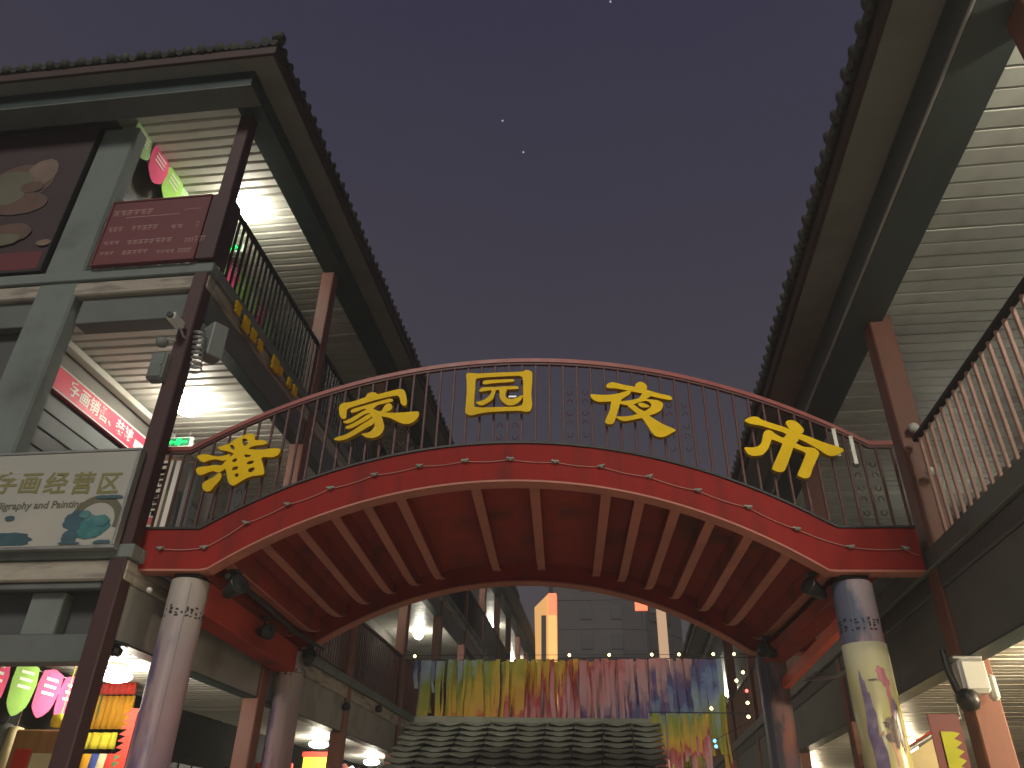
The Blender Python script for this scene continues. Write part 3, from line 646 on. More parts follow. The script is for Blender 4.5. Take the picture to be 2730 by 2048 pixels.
LETTERS = {
 'pan': [
  [[(-5.045,5.634),(-4.997,5.659),(-4.938,5.665),(-4.861,5.645),(-4.774,5.632),(-4.705,5.644),(-4.643,5.663),(-4.629,5.624),(-4.69,5.573),(-4.79,5.593),(-4.877,5.581),(-4.943,5.556),(-4.997,5.582)]],
  [[(-5.019,5.461),(-4.976,5.492),(-4.888,5.501),(-4.796,5.517),(-4.723,5.51),(-4.681,5.535),(-4.638,5.611),(-4.606,5.573),(-4.645,5.477),(-4.72,5.415),(-4.79,5.434),(-4.857,5.416),(-4.921,5.385),(-4.976,5.391)]],
  [[(-4.886,5.235),(-4.88,5.284),(-4.829,5.321),(-4.762,5.365),(-4.725,5.408),(-4.688,5.402),(-4.675,5.345),(-4.698,5.289),(-4.734,5.24),(-4.767,5.179),(-4.8,5.167),(-4.849,5.179)]],
  [[(-4.802,5.755),(-4.735,5.781),(-4.657,5.813),(-4.619,5.859),(-4.527,5.911),(-4.454,5.943),(-4.379,5.929),(-4.351,5.85),(-4.268,5.855),(-4.187,5.809),(-4.254,5.783),(-4.348,5.771),(-4.412,5.732),(-4.241,5.718),(-4.131,5.736),(-4.022,5.729),(-4.008,5.683),(-4.036,5.638),(-4.103,5.613),(-4.221,5.611),(-4.191,5.518),(-4.153,5.411),(-4.177,5.38),(-4.296,5.362),(-4.388,5.319),(-4.454,5.269),(-4.5,5.242),(-4.552,5.264),(-4.596,5.332),(-4.638,5.446),(-4.707,5.49),(-4.638,5.611),(-4.589,5.662),(-4.676,5.702),(-4.757,5.716)],[(-4.519,5.858),(-4.48,5.874),(-4.438,5.831),(-4.447,5.785),(-4.481,5.775)],[(-4.659,5.78),(-4.628,5.787),(-4.592,5.747),(-4.599,5.721),(-4.629,5.734)],[(-4.444,5.655),(-4.364,5.641),(-4.395,5.616),(-4.434,5.619)],[(-4.397,5.539),(-4.367,5.567),(-4.313,5.564),(-4.324,5.532),(-4.375,5.52)],[(-4.361,5.45),(-4.325,5.478),(-4.282,5.468),(-4.303,5.424),(-4.342,5.415)],[(-4.588,5.572),(-4.553,5.604),(-4.524,5.578),(-4.56,5.55)],[(-4.562,5.451),(-4.547,5.489),(-4.493,5.489),(-4.504,5.454),(-4.543,5.442)],[(-4.517,5.376),(-4.493,5.404),(-4.465,5.381),(-4.483,5.353)]],
 ],
 'jia': [
  [[(-3.361,6.307),(-3.344,6.345),(-3.311,6.369),(-3.233,6.378),(-3.151,6.405),(-3.034,6.448),(-2.885,6.488),(-2.737,6.532),(-2.641,6.558),(-2.58,6.561),(-2.541,6.532),(-2.516,6.462),(-2.5,6.379),(-2.504,6.324),(-2.54,6.324),(-2.573,6.352),(-2.591,6.414),(-2.613,6.456),(-2.645,6.467),(-2.758,6.445),(-2.906,6.405),(-3.053,6.355),(-3.17,6.315),(-3.239,6.285),(-3.253,6.251),(-3.249,6.176),(-3.256,6.142),(-3.299,6.143),(-3.328,6.177),(-3.348,6.239)]],
  [[(-3.032,6.462),(-3.015,6.497),(-2.974,6.519),(-2.925,6.518),(-2.885,6.488),(-2.881,6.453),(-2.97,6.427),(-3.032,6.434)]],
  [[(-3.199,6.257),(-3.171,6.281),(-3.078,6.311),(-2.99,6.34),(-2.873,6.377),(-2.737,6.42),(-2.694,6.416),(-2.674,6.395),(-2.697,6.378),(-2.809,6.348),(-2.879,6.322),(-2.922,6.274),(-3.0,6.268),(-3.043,6.276),(-3.129,6.236),(-3.189,6.226)]],
  [[(-3.275,6.099),(-3.223,6.122),(-3.151,6.168),(-3.09,6.212),(-3.011,6.262),(-2.945,6.268),(-2.946,6.22),(-3.005,6.207),(-3.072,6.161),(-3.148,6.101),(-3.217,6.071),(-3.26,6.079)]],
  [[(-3.24,6.021),(-3.19,6.048),(-3.111,6.094),(-3.04,6.147),(-2.968,6.2),(-2.906,6.192),(-2.927,6.159),(-2.993,6.106),(-3.076,6.053),(-3.16,6.004),(-3.219,5.998)]],
  [[(-3.36,5.851),(-3.323,5.88),(-3.237,5.909),(-3.143,5.967),(-3.045,6.046),(-2.963,6.105),(-2.913,6.145),(-2.869,6.124),(-2.891,6.058),(-2.952,6.018),(-3.024,5.966),(-3.117,5.901),(-3.211,5.849),(-3.275,5.834),(-3.329,5.837)]],
  [[(-2.922,6.274),(-3.002,6.289),(-2.972,6.234),(-2.921,6.165),(-2.884,6.098),(-2.873,6.031),(-2.894,5.978),(-2.943,5.939),(-3.024,5.92),(-2.985,5.89),(-2.935,5.868),(-2.869,5.866),(-2.807,5.891),(-2.765,5.943),(-2.748,6.009),(-2.768,6.083),(-2.794,6.157),(-2.824,6.205),(-2.857,6.239)]],
  [[(-2.78,6.307),(-2.753,6.341),(-2.718,6.351),(-2.685,6.326),(-2.675,6.285),(-2.707,6.244),(-2.759,6.224),(-2.824,6.205),(-2.857,6.233),(-2.809,6.239)]],
  [[(-2.921,6.267),(-2.839,6.239),(-2.765,6.221),(-2.644,6.213),(-2.524,6.218),(-2.405,6.227),(-2.339,6.226),(-2.329,6.178),(-2.348,6.125),(-2.403,6.072),(-2.461,6.053),(-2.539,6.064),(-2.602,6.094),(-2.697,6.143),(-2.795,6.164),(-2.864,6.192)]],
 ],
 'yuan': [
  [[(-1.765,6.765),(-1.742,6.789),(-1.693,6.788),(-1.6,6.78),(-1.478,6.785),(-1.295,6.791),(-1.052,6.799),(-1.01,6.818),(-0.967,6.819),(-0.924,6.79),(-0.918,6.758),(-0.92,6.616),(-0.928,6.477),(-0.918,6.34),(-0.921,6.279),(-0.944,6.225),(-0.985,6.212),(-1.08,6.227),(-1.281,6.223),(-1.458,6.211),(-1.576,6.193),(-1.646,6.173),(-1.699,6.171),(-1.742,6.202),(-1.75,6.242),(-1.747,6.351),(-1.745,6.489),(-1.754,6.665)],[(-1.639,6.684),(-1.61,6.708),(-1.537,6.718),(-1.355,6.729),(-1.112,6.736),(-1.057,6.724),(-1.039,6.696),(-1.031,6.548),(-1.029,6.41),(-1.034,6.341),(-1.063,6.298),(-1.164,6.285),(-1.342,6.284),(-1.52,6.28),(-1.615,6.285),(-1.64,6.302),(-1.645,6.418),(-1.639,6.557)]],
  [[(-1.552,6.64),(-1.523,6.672),(-1.475,6.678),(-1.353,6.683),(-1.184,6.687),(-1.147,6.676),(-1.153,6.652),(-1.231,6.642),(-1.412,6.631),(-1.497,6.617),(-1.533,6.62)]],
  [[(-1.592,6.518),(-1.567,6.556),(-1.519,6.573),(-1.41,6.573),(-1.23,6.583),(-1.115,6.581),(-1.088,6.563),(-1.103,6.542),(-1.199,6.537),(-1.349,6.529),(-1.469,6.523),(-1.559,6.509)]],
  [[(-1.427,6.533),(-1.379,6.532),(-1.389,6.47),(-1.411,6.401),(-1.451,6.361),(-1.498,6.327),(-1.545,6.307),(-1.587,6.318),(-1.621,6.356),(-1.571,6.369),(-1.512,6.396),(-1.466,6.437),(-1.437,6.478)]],
  [[(-1.325,6.539),(-1.241,6.541),(-1.251,6.482),(-1.25,6.434),(-1.22,6.402),(-1.166,6.395),(-1.106,6.411),(-1.077,6.435),(-1.029,6.441),(-1.047,6.396),(-1.082,6.349),(-1.129,6.315),(-1.182,6.301),(-1.229,6.31),(-1.272,6.341),(-1.309,6.386),(-1.328,6.442),(-1.327,6.49)]],
 ],
 'ye': [
  [[(0.014,6.576),(0.042,6.607),(0.09,6.624),(0.137,6.613),(0.242,6.58),(0.365,6.55),(0.509,6.506),(0.646,6.456),(0.777,6.417),(0.81,6.393),(0.813,6.366),(0.795,6.356),(0.726,6.367),(0.584,6.406),(0.458,6.452),(0.325,6.485),(0.209,6.514),(0.122,6.533),(0.027,6.541)]],
  [[(0.371,6.564),(0.398,6.605),(0.44,6.622),(0.486,6.604),(0.518,6.555),(0.509,6.506),(0.461,6.487),(0.386,6.508)]],
  [[(-0.186,6.448),(-0.06,6.439),(0.058,6.441),(0.177,6.463),(0.273,6.493),(0.314,6.492),(0.3,6.448),(0.251,6.414),(0.184,6.368),(0.077,6.345),(-0.064,6.338),(-0.122,6.351),(-0.168,6.386)]],
  [[(0.078,6.369),(0.19,6.381),(0.162,6.28),(0.127,6.167),(0.093,6.068),(0.068,6.029),(0.028,6.023),(-0.012,6.036),(-0.022,6.069),(0.004,6.135),(0.042,6.221)]],
  [[(0.465,6.459),(0.549,6.417),(0.524,6.39),(0.403,6.324),(0.332,6.298),(0.255,6.286),(0.181,6.307),(0.188,6.34),(0.288,6.353),(0.407,6.385)]],
  [[(0.534,6.363),(0.615,6.355),(0.665,6.334),(0.697,6.293),(0.674,6.226),(0.625,6.181),(0.535,6.142),(0.447,6.11),(0.359,6.091),(0.243,6.066),(0.191,6.067),(0.146,6.087),(0.113,6.127),(0.217,6.126),(0.305,6.138),(0.393,6.17),(0.458,6.196),(0.513,6.229),(0.55,6.268),(0.547,6.302),(0.52,6.336),(0.48,6.343),(0.415,6.327),(0.404,6.337),(0.465,6.377)]],
  [[(0.261,6.285),(0.332,6.298),(0.386,6.244),(0.458,6.196),(0.518,6.135),(0.615,6.055),(0.696,6.002),(0.816,5.936),(0.773,5.898),(0.684,5.848),(0.627,5.84),(0.571,5.855),(0.53,5.907),(0.485,5.998),(0.434,6.09),(0.364,6.171),(0.31,6.224)]],
  [[(0.393,6.304),(0.426,6.317),(0.477,6.303),(0.522,6.275),(0.526,6.258),(0.485,6.249),(0.433,6.253),(0.4,6.277)]],
 ],
 'shi': [
  [[(1.654,6.053),(1.711,6.098),(1.775,6.11),(1.824,6.099),(1.864,6.064),(1.98,6.014),(2.117,5.96),(2.215,5.908),(2.297,5.869),(2.394,5.824),(2.495,5.772),(2.597,5.728),(2.689,5.696),(2.744,5.658),(2.724,5.627),(2.669,5.594),(2.601,5.576),(2.548,5.586),(2.51,5.614),(2.468,5.654),(2.396,5.708),(2.328,5.758),(2.247,5.805),(2.109,5.874),(2.074,5.896),(1.942,5.946),(1.836,5.986),(1.727,6.01)]],
  [[(2.136,6.025),(2.165,6.05),(2.205,6.055),(2.248,6.043),(2.287,6.007),(2.322,5.952),(2.331,5.92),(2.316,5.885),(2.286,5.869),(2.237,5.876),(2.204,5.908),(2.169,5.934),(2.147,5.973)]],
  [[(1.603,5.693),(1.65,5.696),(1.722,5.697),(1.781,5.723),(1.815,5.766),(1.836,5.829),(1.851,5.88),(1.875,5.912),(1.916,5.924),(1.953,5.911),(1.992,5.872),(2.062,5.824),(2.117,5.817),(2.205,5.75),(2.29,5.699),(2.402,5.683),(2.435,5.655),(2.456,5.617),(2.437,5.574),(2.391,5.495),(2.343,5.411),(2.3,5.321),(2.269,5.298),(2.226,5.295),(2.181,5.316),(2.161,5.34),(2.212,5.436),(2.26,5.527),(2.294,5.594),(2.288,5.625),(2.249,5.65),(2.172,5.685),(2.153,5.701),(2.055,5.742),(1.947,5.794),(1.924,5.772),(1.881,5.684),(1.828,5.623),(1.797,5.598),(1.762,5.589),(1.701,5.584),(1.653,5.596),(1.619,5.631)]],
  [[(2.119,5.865),(2.247,5.8),(2.211,5.75),(2.166,5.682),(2.124,5.589),(2.067,5.474),(2.028,5.401),(1.992,5.377),(1.948,5.375),(1.903,5.396),(1.886,5.426),(1.94,5.529),(2.0,5.64),(2.055,5.742)]],
 ],
}
# ------------------------------------------------------------------ five gold characters fixed to the front railing
names = dict(pan='first of five gold characters on the bridge railing, the crowded one at far left',
             jia='second gold character on the railing, roof-shaped top with sweeping strokes',
             yuan='third gold character at the crown of the railing, a square frame round inner strokes',
             ye='fourth gold character on the railing, slanted bar above a looped stroke',
             shi='fifth gold character at the right end, bar and three legs like an open gate')
for key, strokes in LETTERS.items():
    cxs = [p[0] for st in strokes for p in st[0]]; czs = [p[1] for st in strokes for p in st[0]]
    cs, cz = sum(cxs)/len(cxs), sum(czs)/len(czs)
    ca, sa = math.cos(BA), math.sin(BA)
    t = thing('gold_character', (cs*ca + 0.08*sa, 8.44 + cs*sa - 0.08*ca, cz), names[key], 'sign character', 'gold characters on the bridge railing', BA)
    m = MB()
    for i, st in enumerate(strokes):
        rings = [smooth_ring([(p[0]-cs, p[1]-cz) for p in r], 3) for r in st]
        m.prism(rings, lambda u, v, d: (u, d, v), -0.0012*i, 0.068 - 0.0005*i, 0, 1)
    m.build('letter_body', [M['gold'], M['gold_shaded']], t, True)
    zm = min(czs)-cz; s1 = min(cxs)-cs; s2 = max(cxs)-cs
    br = MB()
    for u, v in ((s1*0.4, 0.05), (s2*0.4, -0.02)): br.box(u-0.05, u+0.05, 0.069, 0.092, v-0.012, v+0.012)
    br.build('fixing_bracket', M['metal'], t, True)

# ------------------------------------------------------------------ string of unlit bulbs along the front girder
SL = [[-5.24, 4.479],[-4.717, 4.49],[-4.283, 4.789],[-3.822, 5.019],[-3.332, 5.224],[-2.817, 5.396],[-2.279, 5.509],[-1.725, 5.572],[-1.181, 5.592],[-0.64, 5.551],[-0.09, 5.486],[0.469, 5.351],[1.016, 5.172],[1.559, 4.964],[2.059, 4.702],[2.605, 4.492],[3.187, 4.476],[3.35, 4.40]]
st = thing('string_light', (0, 8.44, 0), 'string of small unlit grey bulbs draped along the red girder face', 'string light', rz=BA)
pts = []
for (a, za), (b, zb) in zip(SL[:-1], SL[1:]):
    for q in range(6):
        u = q/6; pts.append((a+(b-a)*u, -0.016, za+(zb-za)*u - 0.018*math.sin(math.pi*u)))
MB().tube(pts, 0.0045, 5).build('wire', mat('pale_wire', (0.42, 0.26, 0.22), 0.5), st, True)
bm_ = MB().lathe([(0.010, -0.022), (0.020, -0.014), (0.023, 0.0), (0.020, 0.016), (0.010, 0.024)], (0, 0, 0), 10, axis='x')
bm_.box(-0.045, 0.045, -0.008, 0.012, 0.006, 0.022)
bme = bm_.mesh('bulb', M['bulb_off'])
for a, z in SL[:-1]:
    o = copy_mesh('bulb', bme, st, (a, -0.028, z)); o.rotation_euler = (0, random.uniform(-.3, .3), random.uniform(-.2, .2))

# white strips put in as lamp highlights on balusters right of the last character
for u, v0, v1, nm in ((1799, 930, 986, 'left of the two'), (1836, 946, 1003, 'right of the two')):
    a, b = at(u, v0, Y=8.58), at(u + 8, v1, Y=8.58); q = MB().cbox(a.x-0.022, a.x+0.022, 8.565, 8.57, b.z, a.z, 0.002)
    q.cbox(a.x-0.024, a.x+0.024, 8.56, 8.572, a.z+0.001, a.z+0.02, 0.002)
    tag(q.build('highlight_strip', M['white_ink']), '%s white strips put in as highlights beside the last gold character' % nm, 'highlight strip', 'white strips on the bridge railing')
# ------------------------------------------------------------------ spotlights under the bridge
def spotlight(s, y, z, aim, label, big=1.0):
    ca, sa = math.cos(BA), math.sin(BA)
    t = thing('spotlight', (s*ca - y*sa, 8.44 + s*sa + y*ca, z), label, 'spotlight', 'dark spotlights under the bridge')
    MB().cbox(-0.05*big, 0.05*big, -0.05*big, 0.05*big, -0.02, 0.02).build('mount', M['black'], t, True)
    MB().tube([(0, 0, -0.02), (0.02, -0.02, -0.10*big)], 0.014).build('arm', M['black'], t, True)
    h = MB().lathe([(0.03*big, -0.10*big), (0.055*big, -0.06*big), (0.065*big, 0.0), (0.085*big, 0.08*big), (0.088*big, 0.11*big), (0.07*big, 0.105*big)], n=16).build('head', M['black'], t, True)
    h.location = (0.02, -0.03, -0.16*big); h.rotation_euler = aim
    c = MB().lathe([(0.066*big, 0.1*big), (0.06*big, 0.106*big)], n=16).build('lens', M['glass'], h, True)
    return t
spotlight(-4.42, 0.30, 4.30, (R(70), 0, R(60)), 'dark spotlight beside the lilac left front column, under the girder kink', 1.35)
spotlight(-4.62, 2.0, 4.20, (R(100), 0, R(60)), 'dark spotlight half way along the left end beam of the bridge', 1.2)
spotlight(-4.55, 3.9, 4.22, (R(60), 0, R(20)), 'dark spotlight by the top of the left rear bridge column', 1.25)
spotlight(2.25, 0.36, 4.30, (R(65), 0, R(-60)), 'dark spotlight left of the patterned right front column, under the girder', 1.2)
spotlight(2.36, 3.2, 4.25, (R(80), 0, R(-50)), 'dark spotlight under the right rear end of the bridge', 1.3)
MB_c = MB().tube([(-4.45, 8.3, 4.22), (-4.6, 9.5, 4.28), (-4.75, 11.2, 4.26), (-4.7, 12.3, 4.25)], 0.035, 8)
tag(MB_c.build('cable_conduit', M['black']), 'black cable conduit along the left edge of the bridge underside', 'conduit')
# loose cables at the right end
m = MB()
for q in range(4):
    p0 = at(1735+8*q, 1470-6*q, Y=12.3); m.tube([p0, p0+Vector((0.25, -0.5, -0.06-0.03*q)), p0+Vector((0.45, -1.2, 0.03*q)), p0+Vector((0.62, -1.7, 0.2))], 0.012, 6)
tag(m.build('cable_bundle', M['metal']), 'bundle of loose grey cables beside the right rear bridge column', 'cables')
# red brace between the right columns, its lit orange put into the paint
pa, pb = at(1697, 1478, Y=12.45), at(1822, 1345, Y=9.4)
d = (pb-pa); m = MB()
m.add([pa+Vector((-.05, 0, -.06)), pa+Vector((.05, 0, -.06)), pa+Vector((.05, 0, .08)), pa+Vector((-.05, 0, .08)), pb+Vector((-.05, 0, -.06)), pb+Vector((.05, 0, -.06)), pb+Vector((.05, 0, .08)), pb+Vector((-.05, 0, .08))],
      [(0,1,2,3), (7,6,5,4), (0,4,5,1), (1,5,6,2), (2,6,7,3), (3,7,4,0)])
tag(m.build('tie_beam', mat('lit_red_paint', (0.62, 0.09, 0.04), 0.45)), 'red tie beam coloured orange as if lit, between the two right bridge columns', 'beam')

# ------------------------------------------------------------------ notice boards and signs, left building
def board(name, x0, x1, y0, y1, z0, z1, m, frame, label, cat='sign'):
    t = thing(name, ((x0+x1)/2, (y0+y1)/2, z0), label, cat)
    MB().cbox(x0, x1, y0, y1, z0, z1, 0.006).build('panel', m, t)
    f = 0.035; fm = MB()
    fm.cbox(x0-f, x1+f, y0-0.012, y1+0.01, z1+0.001, z1+f, 0.006).cbox(x0-f, x1+f, y0-0.012, y1+0.01, z0-f, z0-0.001, 0.006)
    fm.cbox(x0-f, x0-0.001, y0-0.012, y1+0.01, z0, z1, 0.006).cbox(x1+0.001, x1+f, y0-0.012, y1+0.01, z0, z1, 0.006)
    fm.build('frame', frame, t); return t
rb = board('notice_board', -7.22, -5.70, 7.73, 7.79, 8.64, 9.82, M['board_red'], M['board_red'], 'maroon notice board with faded pale lines of text on the third floor corner')
MB().cbox(-5.66, -5.38, 7.735, 7.795, 8.61, 9.86, 0.01).build('return_panel', M['col_dark'], rb)
MB().cbox(-5.40, -5.38, 7.80, 8.1, 8.61, 9.86, 0.006).build('return_panel', M['col_dark'], rb)
# faded lines of print: title, rule and rows of blurred words
pr = MB(); yy = 7.727
def dash_glyphs(m, x0, x1, z0, z1, y, n):
    w = (x1-x0)/n
    for i in range(n):
        a = x0 + w*i; b = a + w*0.86
        m.box(a, b, y, y+0.002, z0+(z1-z0)*0.82, z1)
        m.box(a+w*0.38, a+w*0.52, y, y+0.002, z0, z0+(z1-z0)*0.8)
        m.box(a+w*0.05, b-w*0.05, y, y+0.002, z0+(z1-z0)*0.42, z0+(z1-z0)*0.56)
        if random.random() < .6: m.box(a+w*0.08, a+w*0.2, y, y+0.002, z0, z0+(z1-z0)*0.4)
        if random.random() < .6: m.box(b-w*0.2, b-w*0.08, y, y+0.002, z0, z0+(z1-z0)*0.4)
def sp(u, v): p = at(u, v, Y=7.727); return p.x, p.z
for (u0, v0, u1, v1, n) in ((262, 466, 352, 450, 6), (250, 500, 285, 490, 3), (300, 497, 362, 484, 5), (385, 492, 415, 484, 2), (440, 490, 480, 476, 3),
                            (240, 528, 278, 520, 3), (290, 527, 392, 512, 8), (415, 522, 450, 512, 3), (458, 520, 508, 505, 4)):
    x0, z0 = sp(u0-18, v0+2); x1, z1 = sp(u1-18, v1); 
    dash_glyphs(pr, x0, min(x1, -5.74), z0, z1, yy, n)
for (u0, v0, u1, v1, n) in ((228, 552, 262, 543, 3), (275, 551, 335, 538, 5), (350, 548, 392, 538, 4), (396, 547, 452, 533, 5)):
    x0, z0 = sp(u0-14, v0); x1, z1 = sp(u1-14, v1); dash_glyphs(pr, x0, min(x1, -5.74), z0, z1, yy, n)
pr.box(-6.95, -6.1, yy, yy+0.002, 9.50, 9.512).box(-6.05, -5.78, yy, yy+0.002, 9.58, 9.59)
tb(pr.build('print', M['ink_pale'], rb), 'stuff')

wb = board('billboard', -10.2, -5.60, 7.70, 7.79, 4.41, 5.59, M['board_white'], M['metal'], 'pale billboard with olive characters and a teal ink landscape, second floor front', 'billboard')
def wpt(u, v): p = at(u, v, Y=7.698); return p.x, p.z
hgt = 0.25
for ch, u in zip('字画经营区', (15, 65, 121, 178, 235)):
    x, z = wpt(u, 1047); text_mesh('character', ch, 0.30, wb, Vector((x, 7.696, z)) - base_of(wb), FRONT, M['ink_olive'], 0.001, bold=0.006, sx=1.0)
x, z = wpt(75, 1092); tb(text_mesh('lettering', 'Calligraphy and Painting', 0.13, wb, Vector((x, 7.696, z)) - base_of(wb), FRONT, M['ink_brown'], 0.001, bold=0.002), 'stuff')
def blob(m, cx_, cz_, rx, rz, y, n=26, jag=0.12, a0=0, a1=360, inner=0, clip=None):
    if inner:
        ring = [(cx_+rx*math.cos(R(a0+(a1-a0)*i/n)), cz_+rz*math.sin(R(a0+(a1-a0)*i/n))) for i in range(n+1)]
        ring += [(cx_+rx*inner*math.cos(R(a1-(a1-a0)*i/n)), cz_+rz*inner*math.sin(R(a1-(a1-a0)*i/n))) for i in range(n+1)]
    else:
        ring = [(cx_+rx*(1+random.uniform(-jag, jag))*math.cos(2*math.pi*i/n), cz_+rz*(1+random.uniform(-jag, jag))*math.sin(2*math.pi*i/n)) for i in range(n)]
    if clip: ring = [(min(max(u, clip[0]), clip[1]), min(max(v, clip[2]), clip[3])) for u, v in ring]
    m.prism([ring], lambda u, v, d: (u, d, v), y-0.0015, y)
x, z = wpt(207, 1118); m = MB(); blob(m, x, z-0.05, 0.33, 0.33, 7.697, 40, 0, -15, 165, 0.72); m.build('ink_arch', M['ink_brown'], wb)
CL = (-10.15, -5.62, 4.43, 5.57)
for k, (u, v, rx, rz) in enumerate(((165, 1125, .16, .12), (205, 1135, .19, .13), (190, 1150, .16, .08), (150, 1160, .10, .09), (185, 1112, .07, .05), (222, 1125, .08, .07))):
    m = MB(); x, z = wpt(u, v); blob(m, x, z, rx, rz, 7.6955 - 0.0018*k, clip=CL); m.build('ink_hill', M['ink_teal' if k % 3 else 'ink_navy'], wb)
for k, (u, v, rx, rz) in enumerate(((5, 1168, .36, .10), (148, 1178, .16, .05), (225, 1175, .16, .05), (240, 1074, .18, .022), (22, 1120, .06, .03))):
    m = MB(); x, z = wpt(u, v); blob(m, x, z, rx, rz, 7.6965 - 0.0018*(k % 2) - (0.011 if k else 0), clip=CL); m.build('ink_mist', M['ink_navy'], wb)

ps = board('poster_board', -12.5, -8.10, 7.78, 7.86, 8.66, 11.66, M['poster'], M['iron_dark'], 'dark maroon poster with peach rounded forms, third floor front left', 'poster')
m = MB(); m.box(-12.4, -8.15, 7.776, 7.779, 8.68, 9.02); m.build('poster_foot', M['poster_low'], ps)
for k, (u, v, rx, rz, mm) in enumerate(((45, 395, .55, .40, 'peach'), (92, 372, .26, .30, 'cream'), (20, 400, .42, .30, 'brown'), (40, 440, .50, .24, 'peach'), (15, 425, .30, .2, 'brown'), (70, 405, .2, .12, 'peach'), (22, 505, .34, .2, 'peach'), (95, 525, .12, .06, 'cream'), (5, 520, .3, .12, 'brown'))):
    m = MB(); q = at(u, v, Y=7.77); blob(m, q.x, q.z, rx, rz, 7.776 - 0.003*k, 28, 0.05); m.build(mm + '_form', M['ink_' + mm], ps)

# hot pink shop sign on the back wall of the second floor gallery
pk = thing('shop_sign', (-7.93, 8.45, 7.1), 'hot pink shop sign with white characters above second floor shops', 'sign')
MB().cbox(-7.945, -7.86, 8.46, 11.3, 7.10, 7.47, 0.008).build('panel', M['pinksign'], pk)
m = MB(); m.box(-7.861, -7.852, 8.46, 11.3, 7.452, 7.478); m.box(-7.861, -7.852, 8.46, 11.3, 7.095, 7.115); m.box(-7.861, -7.854, 10.62, 11.28, 7.18, 7.32); m.build('white_border', M['white_ink'], pk)
for i, ch in enumerate('字画销售、'):
    text_mesh('character', ch, 0.25, pk, Vector((-7.856, 8.98 + 0.25*i, 7.285)) - base_of(pk), EAST, M['white_ink'], 0.001, bold=0.004)
for i, ch in enumerate('装裱'):
    text_mesh('character', ch, 0.25, pk, Vector((-7.856, 10.18 + 0.25*i, 7.285)) - base_of(pk), EAST, M['white_ink'], 0.001, bold=0.004)
MB().cbox(-7.95, -7.80, 8.46, 11.6, 7.78, 7.89, 0.01).build('lit_edge_strip', M['slat'], pk)  # pale strip put in as the lit edge where wall meets ceiling

# green exit signs
def exit_sign(x, y, z, label, w=0.46, h=0.20):
    t = thing('exit_sign', (x, y, z), label, 'exit sign', 'green exit signs hung in the left gallery')
    MB().cbox(-w/2, w/2, -0.035, 0.035, 0, h, 0.012).build('case', M['white'], t, True)
    MB().box(-w/2+.02, w/2-.045, -0.039, -0.0355, 0.025, h-.02).build('face', M['exit_dark'], t, True)
    m = MB(); y0, y1 = -0.043, -0.0395; c = -0.02
    m.prism([[(c-.19, .10), (c-.13, .14), (c-.13, .115), (c-.05, .115), (c-.05, .085), (c-.13, .085), (c-.13, .06)]], lambda u, v, d: (u, d, v), y0, y1)
    m.prism([[(c+.17, .10), (c+.12, .13), (c+.12, .115), (c+.06, .115), (c+.06, .085), (c+.12, .085), (c+.12, .07)]], lambda u, v, d: (u, d, v), y0-.001, y1)
    m.prism([[(c-.045, .155), (c-.01, .172), (c+.03, .17), (c+.05, .15), (c+.04, .12), (c+.055, .09), (c+.03, .075), (c+.045, .045), (c+.01, .035), (c-.02, .06), (c-.05, .04), (c-.045, .08), (c-.03, .11)]], lambda u, v, d: (u, d, v), y0-.002, y1)
    m.build('running_figure', M['exit'], t, True)
    MB().tube([(-w*.3, 0, h), (-w*.3, 0, h+.12)], .006, 6).tube([(w*.3, 0, h), (w*.3, 0, h+.12)], .006, 6).build('hanger', M['metal'], t, True)
p = at(387, 968, Y=11.2); exit_sign(p.x, p.y, p.z, 'green exit sign below the second floor gallery ceiling')
p = at(506, 546, Y=11.1); exit_sign(p.x, p.y, p.z, 'green exit sign seen through the third floor railing', 0.40)

# ------------------------------------------------------------------ pennants
def pennant_string(name, label, x, y0, z, n, step, w, h, mats, tilt=0.0):
    t = thing(name, (x, y0, z), label, 'pennant string')
    MB().tube([(x, y0-0.3, z), (x, y0+n*step*0.5, z-0.03), (x, y0+n*step+0.2, z)], 0.006, 5).build('cord', M['white_ink'], t)
    for i in range(n):
        y = y0 + i*step; mm = M[mats[i % len(mats)]]; hh = h*random.uniform(.92, 1.06)
        prof = [(-w/2, 0), (w/2, 0), (w/2, -hh*.66), (w*.34, -hh*.86), (0, -hh), (-w*.34, -hh*.86), (-w/2, -hh*.66)]
        m = MB(); m.prism([smooth_ring(prof, 2)], lambda u, v, d: (0.10*math.sin(-v*3.0+i)*0.4+d + x, y + w/2 + u, z - 0.012 + v), -0.004, 0.004)
        f = m.build('pennant', mm, t)
        q = MB()
        for k in range(3):
            zz = z - 0.08 - 0.085*k; q.box(x+0.012+0.04*math.sin(-(zz-z)*3.0+i), x+0.0135+0.04*math.sin(-(zz-z)*3.0+i), y+w*.2, y+w*.8, zz-0.035, zz)
        tb(q.build('print', M['white_ink'], f), 'stuff')
    return t
pennant_string('pennant_string', 'string of pale green and pink pennants under the third floor gallery ceiling', -7.62, 7.98, 12.0, 12, 0.50, 0.47, 0.62, ['green_cloth', 'pink_cloth', 'lime_cloth'])
pennant_string('pennant_string', 'string of bright pink and green pennants under the ground floor ceiling', -7.5, 8.70, 3.46, 4, 0.50, 0.40, 0.60, ['pink_cloth', 'lime_cloth', 'pink_cloth'])

